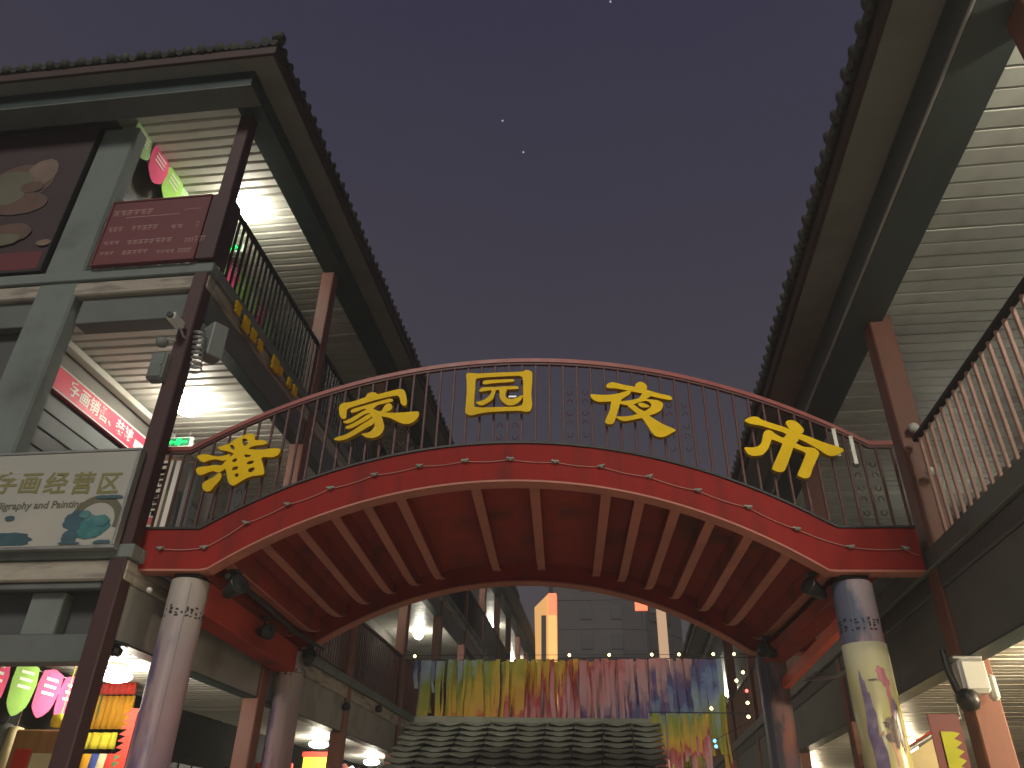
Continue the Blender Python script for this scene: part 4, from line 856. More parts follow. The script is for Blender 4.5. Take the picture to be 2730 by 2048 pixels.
# ------------------------------------------------------------------ gold plates on the street edge of the third floor
m_gold = [((512, 655), 1.0), ((530, 690), 1.2), ((545, 712), 1.0), ((560, 735), .9), ((592, 775), 1.3), ((604, 790), .8), ((622, 815), .9), ((634, 832), 1.0)]
for k, ((u, v), sc) in enumerate(m_gold):
    p = at(u, v+12, X=-5.38)
    nth = ('nearest', 'second', 'third', 'fourth', 'fifth', 'sixth', 'seventh', 'farthest')[k]
    m = MB(); w = 0.19*sc
    for q in range(3):
        zz = p.z + w*(0.35 - 0.35*q); m.cbox(-5.383, -5.345+0.002*q, p.y-w*random.uniform(.35, .5), p.y+w*random.uniform(.35, .5), zz-0.03*sc, zz+0.03*sc, 0.006)
    m.cbox(-5.383, -5.351, p.y-0.03*sc, p.y+0.03*sc, p.z-w*.5, p.z+w*.5, 0.006)
    tag(m.build('gold_plate', M['gold']), '%s small gold sign piece on the third floor edge, counted from the corner column' % nth, 'sign', 'gold sign pieces along the third floor edge')

# ------------------------------------------------------------------ devices on the left corner column
t = thing('security_camera', at(385, 700, Y=7.7), 'white bullet security camera on the beam beside the corner column', 'camera')
MB().cbox(-0.06, 0.06, -0.2, 0.06, -0.05, 0.06, 0.015).build('body', M['white'], t, True)
MB().lathe([(0.045, -0.20), (0.045, -0.23), (0.03, -0.232)], n=14, axis='y').build('lens_hood', M['teal'], t, True)
MB().tube([(0.03, 0.02, -0.05), (0.06, 0.08, -0.14), (0.1, 0.2, -0.16)], 0.018).build('bracket', M['metal'], t, True)
t = thing('security_camera', at(352, 735, Y=7.75), 'grey dome security camera on a bracket left of the corner column', 'camera')
MB().tube([(0.16, 0.1, 0.03), (0.05, 0.03, 0.04), (0, 0, 0)], 0.02).build('bracket', M['metal'], t, True)
MB().lathe([(0.03, 0.02), (0.075, 0.0), (0.08, -0.04), (0.06, -0.09), (0.02, -0.11)], n=16).build('dome', M['greybox'], t, True)
m = MB(); pts = []
for i in range(90):
    a = i*0.62; u = i/89; p = at(432-10*u, 712+95*u, Y=7.72); pts.append(p + Vector((0.075*math.cos(a), 0.05*math.sin(a), 0)))
m.tube(pts, 0.012, 6); tag(m.build('coiled_cable', M['metal']), 'coiled pale cable hanging beside the corner column', 'cable')
def cabinet(u, v, Y, w, dp, h, rz, label):
    t = thing('junction_box', at(u, v, Y=Y), label, 'junction box', rz=rz)
    MB().cbox(-w/2, w/2, -dp/2, dp/2, -h/2, h/2, 0.015).build('body', M['greybox'], t, True)
    MB().cbox(-w/2+.02, w/2-.02, -dp/2-.014, -dp/2-.001, -h/2+.02, h/2-.02, 0.006).build('cover', M['concrete'], t, True)
    MB().lathe([(0.012, -dp/2-.03), (0.012, -dp/2-.014)], (w*.3, 0, 0), 10, axis='y').build('lock', M['metal'], t, True)
    return t
cabinet(462, 742, 7.95, 0.24, 0.22, 0.52, R(-35), 'tall grey junction box right of the corner column below the third floor')
cabinet(345, 795, 7.80, 0.22, 0.16, 0.40, 0, 'grey junction box left of the corner column, second floor')
t = thing('floodlight', at(246, 1392, Y=8.25), 'black floodlight housing on the left corner column above the ground floor lamp', 'floodlight')
MB().cbox(-0.16, 0.14, -0.10, 0.10, -0.02, 0.06, 0.02).build('housing', M['black'], t, True)
MB().cbox(-0.08, 0.10, -0.07, 0.07, -0.13, -0.022, 0.03).build('gear_box', M['black'], t, True)
MB().cbox(-0.10, 0.12, -0.104, -0.098, 0.03, 0.05, 0.002).build('metal_strip', M['metal'], t, True)
t = thing('sensor', at(324, 1275, Y=8.2), 'tiny white lamp built unlit in the dark gap left of the lilac column', 'sensor')  # not a sensor: stands for a small lamp, built as an unlit dome
MB().lathe([(0.01, -0.05), (0.03, -0.03), (0.035, 0.0)], n=12, axis='y').build('dome', M['white'], t, True)
for u, v, nm in ((748, 1528, 'nearest'), (818, 1533, 'second'), (879, 1579, 'third'), (927, 1585, 'farthest')):
    q = at(u, v, X=-5.36); t = thing('ledge_spotlight', q, '%s small dark spotlight on the left second floor ledge past the bridge' % nm, 'spotlight', 'small spotlights on the left ledge')
    MB().lathe([(0.03, 0.10), (0.07, 0.06), (0.085, 0.0), (0.06, -0.05)], n=12).build('head', M['black'], t, True); MB().tube([(-.05, 0, 0.05), (0, 0, 0.02)], .02).build('arm', M['black'], t, True)
# hanging scrolls at the left end of the bridge
def scroll(u, v0, v1, Y, w, label, m_, red=False):
    a, b = at(u, v0, Y=Y), at(u, v1, Y=Y)
    t = thing('hanging_scroll', (a.x, Y, b.z), label, 'hanging scroll', 'paper scrolls hung by the left end of the bridge'); h = a.z - b.z
    MB().cbox(-w/2, w/2, -0.006, 0.006, 0.02, h-0.02, 0.002).build('sheet', M[m_], t, True)
    MB().tube([(-w/2-.03, 0, 0.0), (w/2+.03, 0, 0.0)], 0.018, 8).build('roller', M['wood'], t, True)
    MB().tube([(-w/2-.02, 0, h), (w/2+.02, 0, h)], 0.012, 8).build('hanging_rod', M['wood'], t, True)
    if red:
        m = MB()
        for k in range(9):
            zz = h*(0.92 - 0.085*k)
            for q in range(3):
                x0 = random.uniform(-w*.35, 0.0); m.box(x0, x0+random.uniform(w*.2, w*.45), -0.0085, -0.0065, zz-random.uniform(0, .06), zz-random.uniform(-.012, 0.0)+0.006)
        m.build('brush_strokes', M['ink'], t, True)
        MB().box(-w*.3, w*.25, -0.0085, -0.0065, h*.06, h*.06+w*.5).build('seal', M['seal'], t, True)
scroll(362, 992, 1142, 8.78, 0.20, 'white paper scroll with black brush strokes and a red seal', 'paper', True)
scroll(391, 992, 1142, 8.80, 0.10, 'narrow blank white scroll right of the inked scroll', 'white_ink')
scroll(340, 992, 1120, 8.82, 0.09, 'narrow pale pink scroll left of the inked scroll', 'ink_pale')
scroll(425, 1000, 1142, 8.95, 0.16, 'grey mounted scroll third from the corner column', 'greybox')
scroll(462, 1010, 1140, 9.05, 0.16, 'olive grey scroll behind the first gold character', 'wall')
scroll(520, 1020, 1120, 9.3, 0.22, 'dark framed scroll to the right, below the first gold character', 'wall_dark')

# ------------------------------------------------------------------ ground floor stalls, left
t = thing('shop_door', at(82, 1659, Y=9.6), 'orange brown wooden shop door with a pale panel, ground floor left', 'door')
t.location.z = 0.0; x = t.location.x
MB().cbox(-0.42, 0.42, -0.04, 0.04, 0, 2.72, 0.02).build('leaf', M['wood'], t, True)
MB().cbox(-0.1, 0.3, -0.06, -0.042, 0.6, 2.45, 0.01).build('pale_panel', M['cream_cloth'], t, True)
MB().cbox(-0.34, -0.12, -0.06, -0.042, 2.1, 2.5, 0.01).build('red_paper', M['red_cloth'], t, True)
MB().lathe([(0.02, -0.1), (0.03, -0.07), (0.02, -0.042)], (0.34, 0, 1.05), 12, axis='y').build('handle', M['metal'], t, True)
def curtain(u0, u1, v0, v1, Y, m_, label, folds=7, name='shop_curtain'):
    a, b = at(u0, v0, Y=Y), at(u1, v1, Y=Y); m = MB(); rows = []
    n = folds*6
    for k in range(4):
        zz = a.z + (b.z-a.z)*k/3
        rows.append([(a.x+(b.x-a.x)*i/n, Y + 0.03*math.sin(2*math.pi*folds*i/n + 0.3*k), zz) for i in range(n+1)])
    m.loft(rows); o = m.build(name, M[m_]); md = o.modifiers.new('thickness', 'SOLIDIFY'); md.thickness = 0.006
    return tag(o, label, 'curtain')
curtain(205, 275, 1503, 1575, 11.6, 'orange_cloth', 'orange yellow pleated curtain in the ground floor shop front')
curtain(180, 203, 1500, 1572, 11.62, 'dkgreen_cloth', 'dark green curtain strip left of the orange curtain', 2)
curtain(185, 290, 1475, 1500, 11.55, 'red_cloth', 'red valance above the orange curtain', 9)
curtain(118, 150, 1452, 1535, 11.0, 'dkgreen_cloth', 'green hanging cloth behind the pink pennants', 2)
curtain(120, 152, 1415, 1452, 11.0, 'red_cloth', 'small red cloth above the green hanging cloth', 2)
curtain(172, 245, 1582, 1618, 11.3, 'yellow_cloth', 'lemon yellow cloth below the orange curtain', 4)
for k, (mm, nm) in enumerate((('orange_cloth', 'orange'), ('blue_cloth', 'blue'), ('cream_cloth', 'cream'), ('red_cloth', 'red'), ('dkgreen_cloth', 'dark green'))):
    curtain(165+17*k, 180+17*k, 1628, 1700, 11.2, mm, '%s prayer cloth in the row below the lemon yellow cloth' % nm, 1, 'prayer_cloth')
def saw_banner(u0, v0, u1, v1, Y, w, m_, label, teeth=9, side=1):
    a, b = at(u0, v0, Y=Y), at(u1, v1, Y=Y); h = a.z-b.z; m = MB(); ring = [(0, 0), (0, -h)]
    for k in range(teeth):
        z = -h + h*k/teeth; ring += [(side*w, z), (side*w*.45, z + h*.75/teeth)]
    ring += [(side*w, 0)]
    m.prism([ring], lambda x, z, d: (a.x + x, Y + d, a.z + z), -0.005, 0.005)
    return tag(m.build('serrated_banner', M[m_]), label, 'banner')
saw_banner(352, 1520, 352, 1900, 10.3, 0.13, 'red_cloth', 'red vertical banner with a serrated edge right of the lilac front column', 22)
saw_banner(300, 1530, 300, 1800, 10.9, 0.2, 'red_cloth', 'red vertical banner with a serrated edge left of the lilac front column', 18, -1)
for k, (u, v0, v1, mm, nm) in enumerate(((14, 1565, 1700, 'greybox', 'grey'), (36, 1572, 1700, 'cream_cloth', 'cream'), (132, 1545, 1572, 'yellow_cloth', 'small lemon yellow'), (152, 1600, 1640, 'greybox', 'small grey'))):
    a, b = at(u, v0, Y=9.9), at(u, v1, Y=9.9); m = MB()
    m.lathe([(0.02, 0.02), (0.09, 0.0), (0.10, -(a.z-b.z)*.5), (0.085, -(a.z-b.z)*.95), (0.02, -(a.z-b.z))], (a.x, 9.9, a.z), 12).tube([(a.x, 9.9, a.z), (a.x, 9.9, 3.6)], 0.006, 5)
    tag(m.build('hanging_bag', M[mm]), '%s bag hanging in the ground floor shop left of the corner column' % nm, 'bag', 'bags hung in the left shop')
# shop front with red frame between the left columns, yellow sign
t = thing('shop_cabinet', at(560, 1659, Y=18.0), 'red framed glass shop cabinet behind the left bridge columns', 'cabinet'); t.location.z = 0
MB().cbox(-0.75, 0.75, -0.05, 0.05, 2.95, 3.05).cbox(-0.75, -0.67, -0.05, 0.05, 0, 2.95).cbox(0.67, 0.75, -0.05, 0.05, 0, 2.95).build('frame', M['red_cloth'], t, True)
MB().box(-0.66, 0.66, 0.0, 0.02, 0, 2.94).build('glass', M['olive_cloth'], t, True)
t = thing('shop_sign', at(682, 1640, Y=19.0), 'bright yellow shop sign with a red header between the left columns', 'sign')
MB().cbox(-0.30, 0.30, -0.03, 0.03, -0.6, 0.05, 0.01).build('panel', M['yellow_cloth'], t, True)
MB().cbox(-0.34, 0.34, -0.035, 0.035, 0.052, 0.16, 0.01).build('header', M['red_cloth'], t, True)
pennant_string('pennant_string', 'string of red and white pennants on the far ground floor left', -7.2, 19.8, 3.3, 5, 0.7, 0.5, 0.7, ['red_cloth', 'white_ink'])

# ------------------------------------------------------------------ right ground floor stall and devices
t = thing('loudspeaker', at(2098, 1462, Y=8.45), 'white weatherproof loudspeaker strapped to the right ground floor column', 'loudspeaker')
MB().cbox(-0.13, 0.12, -0.10, 0.10, -0.16, 0.16, 0.03).build('body', M['white'], t, True)
MB().cbox(-0.11, 0.10, -0.12, -0.102, -0.13, 0.13, 0.01).build('grille', M['white'], t, True)
MB().cbox(0.125, 0.2, -0.06, 0.06, -0.22, 0.02, 0.03).build('cable_box', M['white'], t, True)
MB().cbox(-0.14, 0.14, -0.02, 0.12, 0.162, 0.2, 0.01).build('strap', M['metal'], t, True)
t = thing('security_camera', at(2090, 1512, Y=8.4), 'dark round security camera below the white loudspeaker', 'camera')
MB().lathe([(0.05, 0.1), (0.10, 0.06), (0.105, -0.02), (0.08, -0.08), (0.03, -0.10)], n=18).build('dome', M['black'], t, True)
MB().tube([(0, 0.05, 0.05), (0.03, 0.25, 0.08)], 0.03).build('bracket', M['metal'], t, True)
m = MB(); m.tube([at(2035, 1405, Y=8.5), at(2048, 1450, Y=8.45), at(2066, 1490, Y=8.4), at(2082, 1510, Y=8.42)], 0.035, 8)
tag(m.build('cable_conduit', M['black']), 'thick black cable looping to the right column camera', 'cable')
t = thing('alarm_bell', at(1972, 925, Y=8.55), 'small white sensor on the right upper column at handrail height', 'sensor')
MB().lathe([(0.02, -0.07), (0.055, -0.04), (0.06, 0.0)], n=14, axis='y').build('dome', M['white'], t, True)
t = thing('alarm_bell', at(2008, 1020, Y=8.5), 'small white sensor lower on the right upper column', 'sensor')
MB().lathe([(0.02, -0.07), (0.05, -0.04), (0.055, 0.0)], n=14, axis='y').build('dome', M['white'], t, True)
def hung_cloth(u0, u1, v0, v1, Y, m_, label, border=None, teeth=0):
    a, b = at(u0, v0, Y=Y), at(u1, v1, Y=Y); t = thing('hanging_banner', ((a.x+b.x)/2, Y, b.z), label, 'banner'); w = b.x-a.x; h = a.z-b.z
    ring = [(-w/2, 0), (w/2, 0)]
    for k in range(teeth):
        z = h*(k+.2)/teeth; ring += [(w/2, z), (w/2+.08, z+h*.6/teeth)]
    ring += [(w/2, h), (-w/2, h)]
    MB().prism([ring], lambda x, z, d: (x, d, z), -0.01, 0.01).build('cloth', M[m_], t, True)
    if border: MB().cbox(-w/2-.1, w/2+.12, 0.012, 0.03, -0.05, h+.2, 0.004).build('border', M[border], t, True)
    return t
hung_cloth(2030, 2086, 1580, 1700, 10.6, 'olive_cloth', 'yellow green banner with a dark red border beside the right column', 'poster_low', 6)
hung_cloth(2150, 2172, 1580, 1625, 9.6, 'orange_cloth', 'small glowing orange pennant right of the right column', None, 3)
t = thing('awning', at(1990, 1640, Y=12.0), 'cream fan shaped awning with a serrated lower edge, right ground floor', 'awning')
ring = [(-0.75, -0.28), (0.5, 0.42)]
for k in range(6): ring += [(0.50+.10, 0.42-0.16*(k+.6)), (0.42+.02*k, 0.42-0.16*(k+1))]
MB().prism([ring], lambda x, z, d: (x, d, z), -0.02, 0.02).build('cloth', M['cream_cloth'], t, True)
MB().tube([(-0.9, -0.02, -0.28), (0.62, -0.02, 0.52)], 0.03).build('pole', M['metal'], t, True)
MB().tube([(-0.8, -0.02, -0.22), (0.55, -0.02, 0.54)], 0.012).build('piping', M['red_cloth'], t, True)
MB().tube([(0.62, -0.02, 0.52), (0.62, 0.0, 1.6)], 0.012).build('hanger', M['metal'], t, True)
# pale partition in the right upper gallery, and a steel post on the far right
t = thing('partition_panel', at(1945, 1118, X=4.2), 'pale lit partition boards behind the right end of the bridge railing', 'partition')
t.location.z = 4.46; MB().cbox(-0.02, 0.02, -0.5, 0.35, 0, 1.1, 0.01).build('board', M['white'], t, True); MB().cbox(-0.025, 0.025, 0.37, 0.55, 0, 0.9, 0.01).build('board', M['white'], t, True)
MB().cbox(-0.03, 0.03, 0.352, 0.368, 0, 1.1).build('post', M['iron_dark'], t, True)

# ------------------------------------------------------------------ ribbons across the street
def ribbon_mat(name, kz=-1/4.6, off=4.8/7.2 + 5.25/4.6 - 0.27):
    m = bpy.data.materials.new(name); m.use_nodes = True
    n, l = m.node_tree.nodes, m.node_tree.links; b = n['Principled BSDF']; b.inputs['Roughness'].default_value = 0.7
    geo = n.new('ShaderNodeNewGeometry'); sp = n.new('ShaderNodeSeparateXYZ'); l.new(geo.outputs['Position'], sp.inputs[0])
    oi = n.new('ShaderNodeObjectInfo')
    a = n.new('ShaderNodeMath'); a.operation = 'MULTIPLY'; a.inputs[1].default_value = 1/7.2; l.new(sp.outputs['X'], a.inputs[0])
    c = n.new('ShaderNodeMath'); c.operation = 'MULTIPLY_ADD'; c.inputs[1].default_value = kz; l.new(sp.outputs['Z'], c.inputs[0]); l.new(a.outputs[0], c.inputs[2])
    d = n.new('ShaderNodeMath'); d.operation = 'MULTIPLY_ADD'; d.inputs[1].default_value = 0.20; l.new(oi.outputs['Random'], d.inputs[0]); l.new(c.outputs[0], d.inputs[2])
    nz = n.new('ShaderNodeTexNoise'); nz.inputs['Scale'].default_value = 2.6; nz.inputs['Detail'].default_value = 5; l.new(geo.outputs['Position'], nz.inputs['Vector'])
    f = n.new('ShaderNodeMath'); f.operation = 'MULTIPLY_ADD'; f.inputs[1].default_value = 0.34; l.new(nz.outputs['Fac'], f.inputs[0]); l.new(d.outputs[0], f.inputs[2])
    e_ = n.new('ShaderNodeMath'); e_.operation = 'ADD'; e_.inputs[1].default_value = off; l.new(f.outputs[0], e_.inputs[0])
    fr = n.new('ShaderNodeMath'); fr.operation = 'FRACT'; l.new(e_.outputs[0], fr.inputs[0])
    rp = n.new('ShaderNodeValToRGB'); l.new(fr.outputs[0], rp.inputs['Fac'])
    stops = [(0.0, (0.14, 0.20, 0.38)), (0.14, (0.32, 0.40, 0.46)), (0.24, (0.26, 0.32, 0.05)), (0.40, (0.60, 0.41, 0.05)), (0.52, (0.60, 0.33, 0.05)), (0.57, (0.44, 0.06, 0.065)), (0.70, (0.58, 0.26, 0.26)), (0.84, (0.48, 0.30, 0.31)), (0.92, (0.15, 0.09, 0.22)), (1.0, (0.10, 0.12, 0.28))]
    el = rp.color_ramp.elements
    while len(el) < len(stops): el.new(0.5)
    for k, (p, cc) in enumerate(stops): el[k].position = p; el[k].color = (*cc, 1)
    l.new(rp.outputs[0], b.inputs['Base Color'])
    tr = n.new('ShaderNodeBsdfTranslucent'); l.new(rp.outputs[0], tr.inputs['Color'])
    mx = n.new('ShaderNodeMixShader'); mx.inputs[0].default_value = 0.35
    l.new(b.outputs[0], mx.inputs[1]); l.new(tr.outputs[0], mx.inputs[2]); l.new(mx.outputs[0], n['Material Output'].inputs['Surface'])
    return m
RM = ribbon_mat('rainbow_ribbon_cloth')
RM2 = ribbon_mat('short_tier_ribbon_cloth', -1/2.1, 3.97/2.1 + 0.20 - 1.1/7.2 - 0.24)
rc = thing('ribbon_curtain', (-1.2, 18.4, 5.27), 'curtain of rainbow coloured ribbons hung across the street behind the tiled roof', 'ribbon curtain')
MB().tube([(-5.3, 18.4, 5.30), (-1.2, 18.4, 5.27), (3.2, 18.4, 5.31)], 0.012, 6).build('cable', M['iron_dark'], rc)
x = -4.65
while x < 2.25:
    w = random.choice((0.06, 0.09, 0.14, 0.20))*random.uniform(.8, 1.2); h = random.uniform(1.2, 2.0)
    if x > 0.3: h = random.uniform(1.7, 2.3)
    if x < -3.9: h = random.uniform(0.5, 1.6)
    a = random.uniform(-0.8, 0.8); yy = 18.4 + random.uniform(-0.22, 0.22); rows = []
    ph = random.uniform(0, 6)
    for k in range(7):
        z = 5.26 - h*k/6; tw = a + 0.5*math.sin(ph + k*0.9); dx = 0.035*math.sin(ph*1.7 + k)*k/6
        rows.append([(x+dx - w/2*math.cos(tw), yy - w/2*math.sin(tw), z), (x+dx + w/2*math.cos(tw), yy + w/2*math.sin(tw), z)])
    o = MB().loft(rows).build('ribbon', RM, rc)
    x += random.uniform(0.035, 0.062) if -3.9 < x < 1.7 else random.uniform(0.06, 0.15)
rc2 = thing('ribbon_curtain', (1.2, 17.2, 3.9), 'shorter tier of green, yellow and red ribbons to the right of the tiled roof', 'ribbon curtain')
MB().tube([(0.55, 17.2, 4.0), (2.6, 17.2, 3.98)], 0.012, 6).build('cable', M['iron_dark'], rc2)
x = 0.62
while x < 1.75:
    w = random.uniform(0.05, 0.09); h = random.uniform(0.75, 1.15) ; a = random.uniform(-0.5, 0.5); yy = 17.2 + random.uniform(-.06, .06); ph = random.uniform(0, 6); rows = []
    for k in range(6):
        z = 3.97 - h*k/5; tw = a + 0.25*math.sin(ph + k*0.9)
        rows.append([(x - w/2*math.cos(tw), yy - w/2*math.sin(tw), z), (x + w/2*math.cos(tw), yy + w/2*math.sin(tw), z)])
    MB().loft(rows).build('ribbon', RM2, rc2); x += random.uniform(0.045, 0.07)
# lit bulb strings round the ribbons
t = thing('string_light', (1.0, 18.2, 5.32), 'string of tiny yellow bulbs above the rainbow ribbons', 'string light')
MB().tube([(-5.2, 18.2, 5.36), (3.2, 18.2, 5.33)], 0.006, 5).build('wire', M['black'], t)
be = MB().lathe([(0.012, -0.03), (0.03, -0.012), (0.034, 0.012), (0.015, 0.03)], n=10, axis='x').mesh('bulb', M['bulb_yellow'])
for X in (-4.7, -1.1, -0.2, 0.75, 1.35, 2.1, 2.55): copy_mesh('bulb', be, t, Vector((X, 18.18, 5.335)) - base_of(t))
t = thing('string_light', at(1580, 1500, Y=17.0), 'string of yellow and blue bulbs down the right street side', 'string light')
MB().tube([at(1600, 1440, Y=17), at(1610, 1500, Y=17), at(1618, 1560, Y=17), at(1540, 1600, Y=17)], 0.006, 5).build('wire', M['black'], t)
for (u, v, mm) in ((1604, 1452, 'bulb_yellow'), (1590, 1470, 'bulb_yellow'), (1612, 1492, 'bulb_red'), (1614, 1518, 'bulb_yellow'), (1616, 1548, 'bulb_yellow'), (1543, 1600, 'bulb_blue'), (1546, 1612, 'bulb_blue'), (1536, 1530, 'bulb_yellow')):
    b2 = be.copy(); b2.materials.clear(); b2.materials.append(M[mm]); copy_mesh('bulb', b2, t, at(u, v, Y=17.0) - base_of(t))

# ------------------------------------------------------------------ small tiled roof in the street
PV = thing('tiled_pavilion', (-1.85, 16.2, 0), 'small pavilion with a weathered grey green tile roof below the ribbons', 'pavilion')
px0, px1, yr, zr, yb, zb = -4.35, 0.56, 17.3, 3.80, 14.6, 2.35
sl = math.atan2(zr-zb, yr-yb)
MB().add([(px0, yr, zr-.06), (px1, yr, zr-.06), (px1, yb, zb-.06), (px0, yb, zb-.06), (px0, yr, zr-.12), (px1, yr, zr-.12), (px1, yb, zb-.12), (px0, yb, zb-.12)], [(0,1,2,3), (7,6,5,4), (0,4,5,1), (1,5,6,2), (2,6,7,3), (3,7,4,0)]).build('roof_board', M['wall_dark'], PV)
rg = MB(); rg.tube([(px0, yr, zr+.06), (px1, yr, zr+.01)], 0.07, 10); rg.box(px0, px1, yr-.07, yr+.07, zr-.1, zr+.08); rg.build('ridge', M['greytile'], PV)
tw, rowp = 0.58, 0.25
def pan_tile():
    m = MB(); rows = []; n = 8
    for y, zz in ((0.0, 0.085), (0.16, 0.05), (0.32, 0.0)):
        rows.append([(-tw*.485 + tw*.97*i/n, y, zz - (0.055 if y == 0 else 0.018 if y < .2 else 0.006)*math.cos(math.pi*(i/n - .5))**2) for i in range(n+1)])
    m.loft(rows)
    lip = [(p[0], p[1]+0.07, p[2]-0.05) for p in rows[0]]; m.loft([rows[0], lip])
    return m
pt = pan_tile().mesh('pan_tile', M['greytile'])
nx = int((px1-px0)/tw); ny = int(math.hypot(zr-zb, yr-yb)/rowp)
for j in range(ny):
    f = (j+0.5)/ny; y = yb + (yr-yb)*j/ny; z = zb + (zr-zb)*j/ny
    for i in range(nx+1):
        o = copy_mesh('pan_tile', pt, PV, Vector((px0 + tw*(i+.5) - 0.1 - 0.035*(ny-j) % tw*0 + 0.03*(j % 2) + random.uniform(-.012, .012), y, z + random.uniform(-.006, .010))) - base_of(PV))
        o.rotation_euler = (sl, random.uniform(-.02, .02), random.uniform(-.03, .03))
for X in (px0+.2, -1.9, px1-.2):
    MB().cbox(X-.08, X+.08, yb+.3, yb+.46, 0, zb+.0, .01).build('post', M['col_dark'], PV); MB().cbox(X-.08, X+.08, yr-.1, yr+.06, 0, zr-.2, .01).build('post', M['col_dark'], PV)

# ------------------------------------------------------------------ far end of the street
t = thing('sign_tower', (-4.2, 46, 0), 'tall lit yellow sign tower with a bright orange edge beyond the left eaves', 'sign tower')
a, b, c, d_ = at(1154, 1312, Y=46), at(1184, 1282, Y=46), at(1201, 1282, Y=46), at(1201, 1440, Y=46)
MB().prism([[(a.x+.35, 0), (b.x, 0), (b.x, b.z), (a.x, a.z)]], lambda x, z, d: (x, d, z), 46.0, 46.5).build('panel', M['lit_yellow'], t)
MB().box(b.x+.01, c.x, 45.9, 46.6, 0, c.z-1.3).build('edge', glow('lit_amber_edge', (0.85, 0.45, 0.14), 0.85), t)
MB().box(b.x+.01, c.x, 45.9, 46.6, c.z-1.29, c.z).build('edge_top', M['lit_orange'], t)
MB().box(b.x-.42, b.x-.14, 45.95, 45.99, 4, b.z-1.3).build('dark_slot', M['wall_dark'], t)
t = thing('tower_block', (0, 84, 0), 'grey far building with a curved front and small dark windows, under the arch', 'building')
prof = [(-7.2, 84), (-6.6, 82), (0.5, 82), (3.0, 82.6), (5.2, 84.2), (7.0, 87), (7.6, 96), (-7.2, 96)]
for k in range(11):
    MB().prism([prof], lambda x, y, d: (x, y, d), 3.0*k + 0.06, 3.0*k + 3.0).build('storey', M['far_wall'], t)
ins = [(x*0.995, y+.12) for x, y in prof]
MB().prism([ins], lambda x, y, d: (x, y, d), 0.0, 33.0).build('floor_joint', M['far_band'], t)
MB().prism([[(x*1.01, y-.15) for x, y in prof]], lambda x, y, d: (x, y, d), 18.2, 18.9).build('dark_band', M['far_band'], t)
for k in range(5, 9):
    for X in (-3.1, 0.0, 3.9, 5.4):
        yy = 82 if X < 0.5 else 83.1 if X < 5 else 84.4; ry = 0 if X < .5 else R(32) if X < 5 else R(55)
        w = MB().cbox(-0.62, 0.62, -0.10, 0.1, 0, 1.5, 0.03).build('window', M['far_band'], t, True); w.location = Vector((X, yy, 3.0*k + 1.0)) - base_of(t); w.rotation_euler = (0, 0, ry)
        MB().box(-0.5, 0.5, -0.13, -0.105, 0.12, 1.38).build('pane', M['far_window'], w, True)
t = thing('glow_pillar', at(1427, 1430, Y=52), 'beige pillar glowing as if floodlit, right of the far curved building', 'pillar'); t.location.z = 0
q0, q1 = at(1417, 1322, Y=52), at(1437, 1322, Y=52)
MB().cbox(q0.x-t.location.x, q1.x-t.location.x, -0.3, 0.3, 0, q0.z+1.2, 0.02).build('shaft', M['glow_post'], t, True); MB().cbox(q0.x-t.location.x-.1, q1.x-t.location.x+.1, -0.4, 0.4, q0.z+1.2, q0.z+1.5).build('cap', M['glow_post'], t, True)  # floodlighting put in as emission of the pillar itself
p = at(1385, 1309, Y=60); t = thing('rooftop_sign', p, 'small glowing orange red sign high at the far right of the arch', 'sign')
MB().cbox(-0.5, 0.45, -0.1, 0.1, -0.35, 0.3, 0.03).build('lit_face', M['lit_orange'], t, True); MB().cbox(0.5, 1.6, -0.1, 0.1, -0.6, 0.6, 0.03).build('dark_face', M['far_band'], t, True); MB().cbox(-0.05, 0.05, 0.12, 0.2, -13, 0.2).build('mast', M['far_band'], t, True)
for u, v, nm in ((1085, 261, 'upper of the two faint stars left of the sky centre'), (1130, 329, 'lower of the two faint stars left of the sky centre'), (1318, 4, 'faint star at the top edge of the sky')):
    p = Vector((0, 0, 1.6)) + ray(u, v).normalized()*900
    tag(MB().lathe([(0.05, -.7), (.8, -.4), (1.0, 0), (.8, .4), (.05, .7)], (0, 0, 0), 10).build('star', M['star']), nm, 'star').location = p

# ------------------------------------------------------------------ lamps
G3, G2, G1 = 'lamps of the third floor gallery', 'lamps of the second floor gallery', 'lamps of the ground floor gallery'
XL_ = -6.78
ceiling_lamp((at(530, 440, Z=12.0).x, at(530, 440, Z=12.0).y, 12.0), 'glaring round ceiling lamp on the third floor, behind the corner column', 31, group=G3, r=.25)
for y, nm in ((30.0, 'third floor ceiling lamp far along the left gallery, hidden from below by the bridge'), (42.5, 'small third floor ceiling lamp seen through the arch, upper of two'), (51.0, 'small third floor ceiling lamp seen through the arch, lower of two')):
    ceiling_lamp((-6.9, y, 12.0), nm, 70, group=G3, r=.24)
ceiling_lamp((at(412, 858, Z=7.93).x, at(412, 858, Z=7.93).y, 7.93), 'glaring round ceiling lamp on the second floor, right of the corner column', 27, group=G2, r=.25)
for y, nm in ((18.4, 'second floor ceiling lamp in the third bay of the left gallery'), (26.5, 'second floor ceiling lamp in the fifth bay of the left gallery')):
    ceiling_lamp((XL_, y, 7.93), nm, 40, group=G2)
for y, nm in ((10.2, 'large lit lamp over the ground floor curtains, left of the lilac column'), (18.3, 'ground floor lamp between the two left bridge columns'), (22.5, 'small far ground floor lamp right of the left rear column'), (30.5, 'farthest lit ground floor lamp on the left')):
    ceiling_lamp((XL_, y, 3.62), nm, 42, group=G1, r=.22, drop=0.05, deep=0.5)
GR2, GR1 = 'lamps of the right upper gallery', 'lamps of the right ground floor gallery'
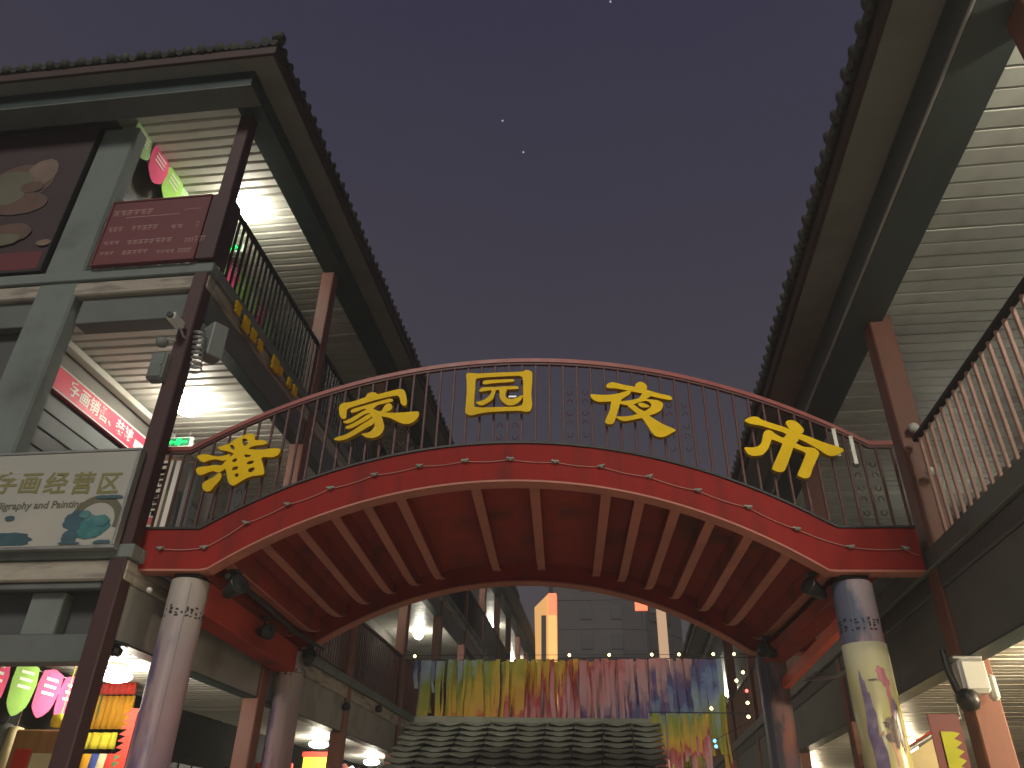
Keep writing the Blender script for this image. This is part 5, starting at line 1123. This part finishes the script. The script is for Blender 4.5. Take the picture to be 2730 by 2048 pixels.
for y, pw, nm in ((-8.0, 60, 'added upper right gallery lamp far behind the viewer'), (-3.7, 80, 'added upper right gallery lamp behind the viewer'), (0.3, 120, 'added upper right gallery lamp beside the viewer'), (3.6, 140, 'upper right gallery lamp just outside the view'), (37.0, 50, 'small bright lamp right of the rainbow ribbons')):
    ceiling_lamp((4.75, y, 7.72), nm, pw, group=GR2, r=.2)  # those beside and behind the viewer are unseen, added to light the bridge
for y, pw, nm in ((-6.0, 300, 'added warm ground floor lamp on the right, farthest behind the viewer'), (-1.5, 300, 'added warm ground floor lamp on the right, behind the viewer'), (3.2, 240, 'added warm ground floor lamp on the right, beside the viewer'), (8.0, 330, 'warm ground floor lamp on the right, just outside the view'), (16.6, 22, 'small warm lamp in the right ground floor ceiling'), (25.0, 150, 'far warm lamp in the right ground floor ceiling')):
    ceiling_lamp((5.3, y, 3.50), nm, pw, True, group=GR1, r=.16)  # lamps beside and behind the viewer are added, for bounce off the ground

# ------------------------------------------------------------------ thin volume added over the whole place, standing in for lens glare
hz = MB().box(-121, 121, -61, 261, -1.4, 34.6).build('glare_veil', M['wall']); hz['kind'] = 'stuff'
hm = bpy.data.materials.new('glare_veil_volume'); hm.use_nodes = True
hn = hm.node_tree.nodes; hn.remove(hn['Principled BSDF'])
pv = hn.new('ShaderNodeVolumePrincipled'); pv.inputs['Color'].default_value = (0.88, 0.91, 0.95, 1); pv.inputs['Density'].default_value = 0.0022
hm.node_tree.links.new(pv.outputs[0], hn['Material Output'].inputs['Volume']); hz.data.materials.clear(); hz.data.materials.append(hm)

for y, nm in ((9.5, 'added unseen fill lamp low on the back wall of the right upper gallery by the bridge end'), (14.5, 'added unseen fill lamp on the back wall of the right upper gallery past the bridge'), (4.6, 'added unseen fill lamp on the back wall of the right upper gallery near the viewer')):
    t = thing('fill_lamp', (7.14, y, 6.35), nm, 'fill lamp', 'added fill lamps of the right upper gallery')  # hidden lamps added to brighten the gallery ceiling and railing
    MB().cbox(-0.04, 0.05, -0.09, 0.09, -0.09, 0.09, 0.015).build('back_plate', M['metal'], t, True)
    MB().lathe([(0.05, 0.0), (0.10, -0.05), (0.11, -0.12), (0.06, -0.18)], (-0.13, 0, 0.07), 16).build('diffuser', M['lamp'], t, True)
    L = bpy.data.lights.new('lamp_light', 'POINT'); L.energy = 9; L.shadow_soft_size = 0.12; L.color = (1.0, 0.95, 0.82)
    o = bpy.data.objects.new('lamp_light', L); o.parent = t; o.location = (-0.42, 0, 0.0); col.objects.link(o)
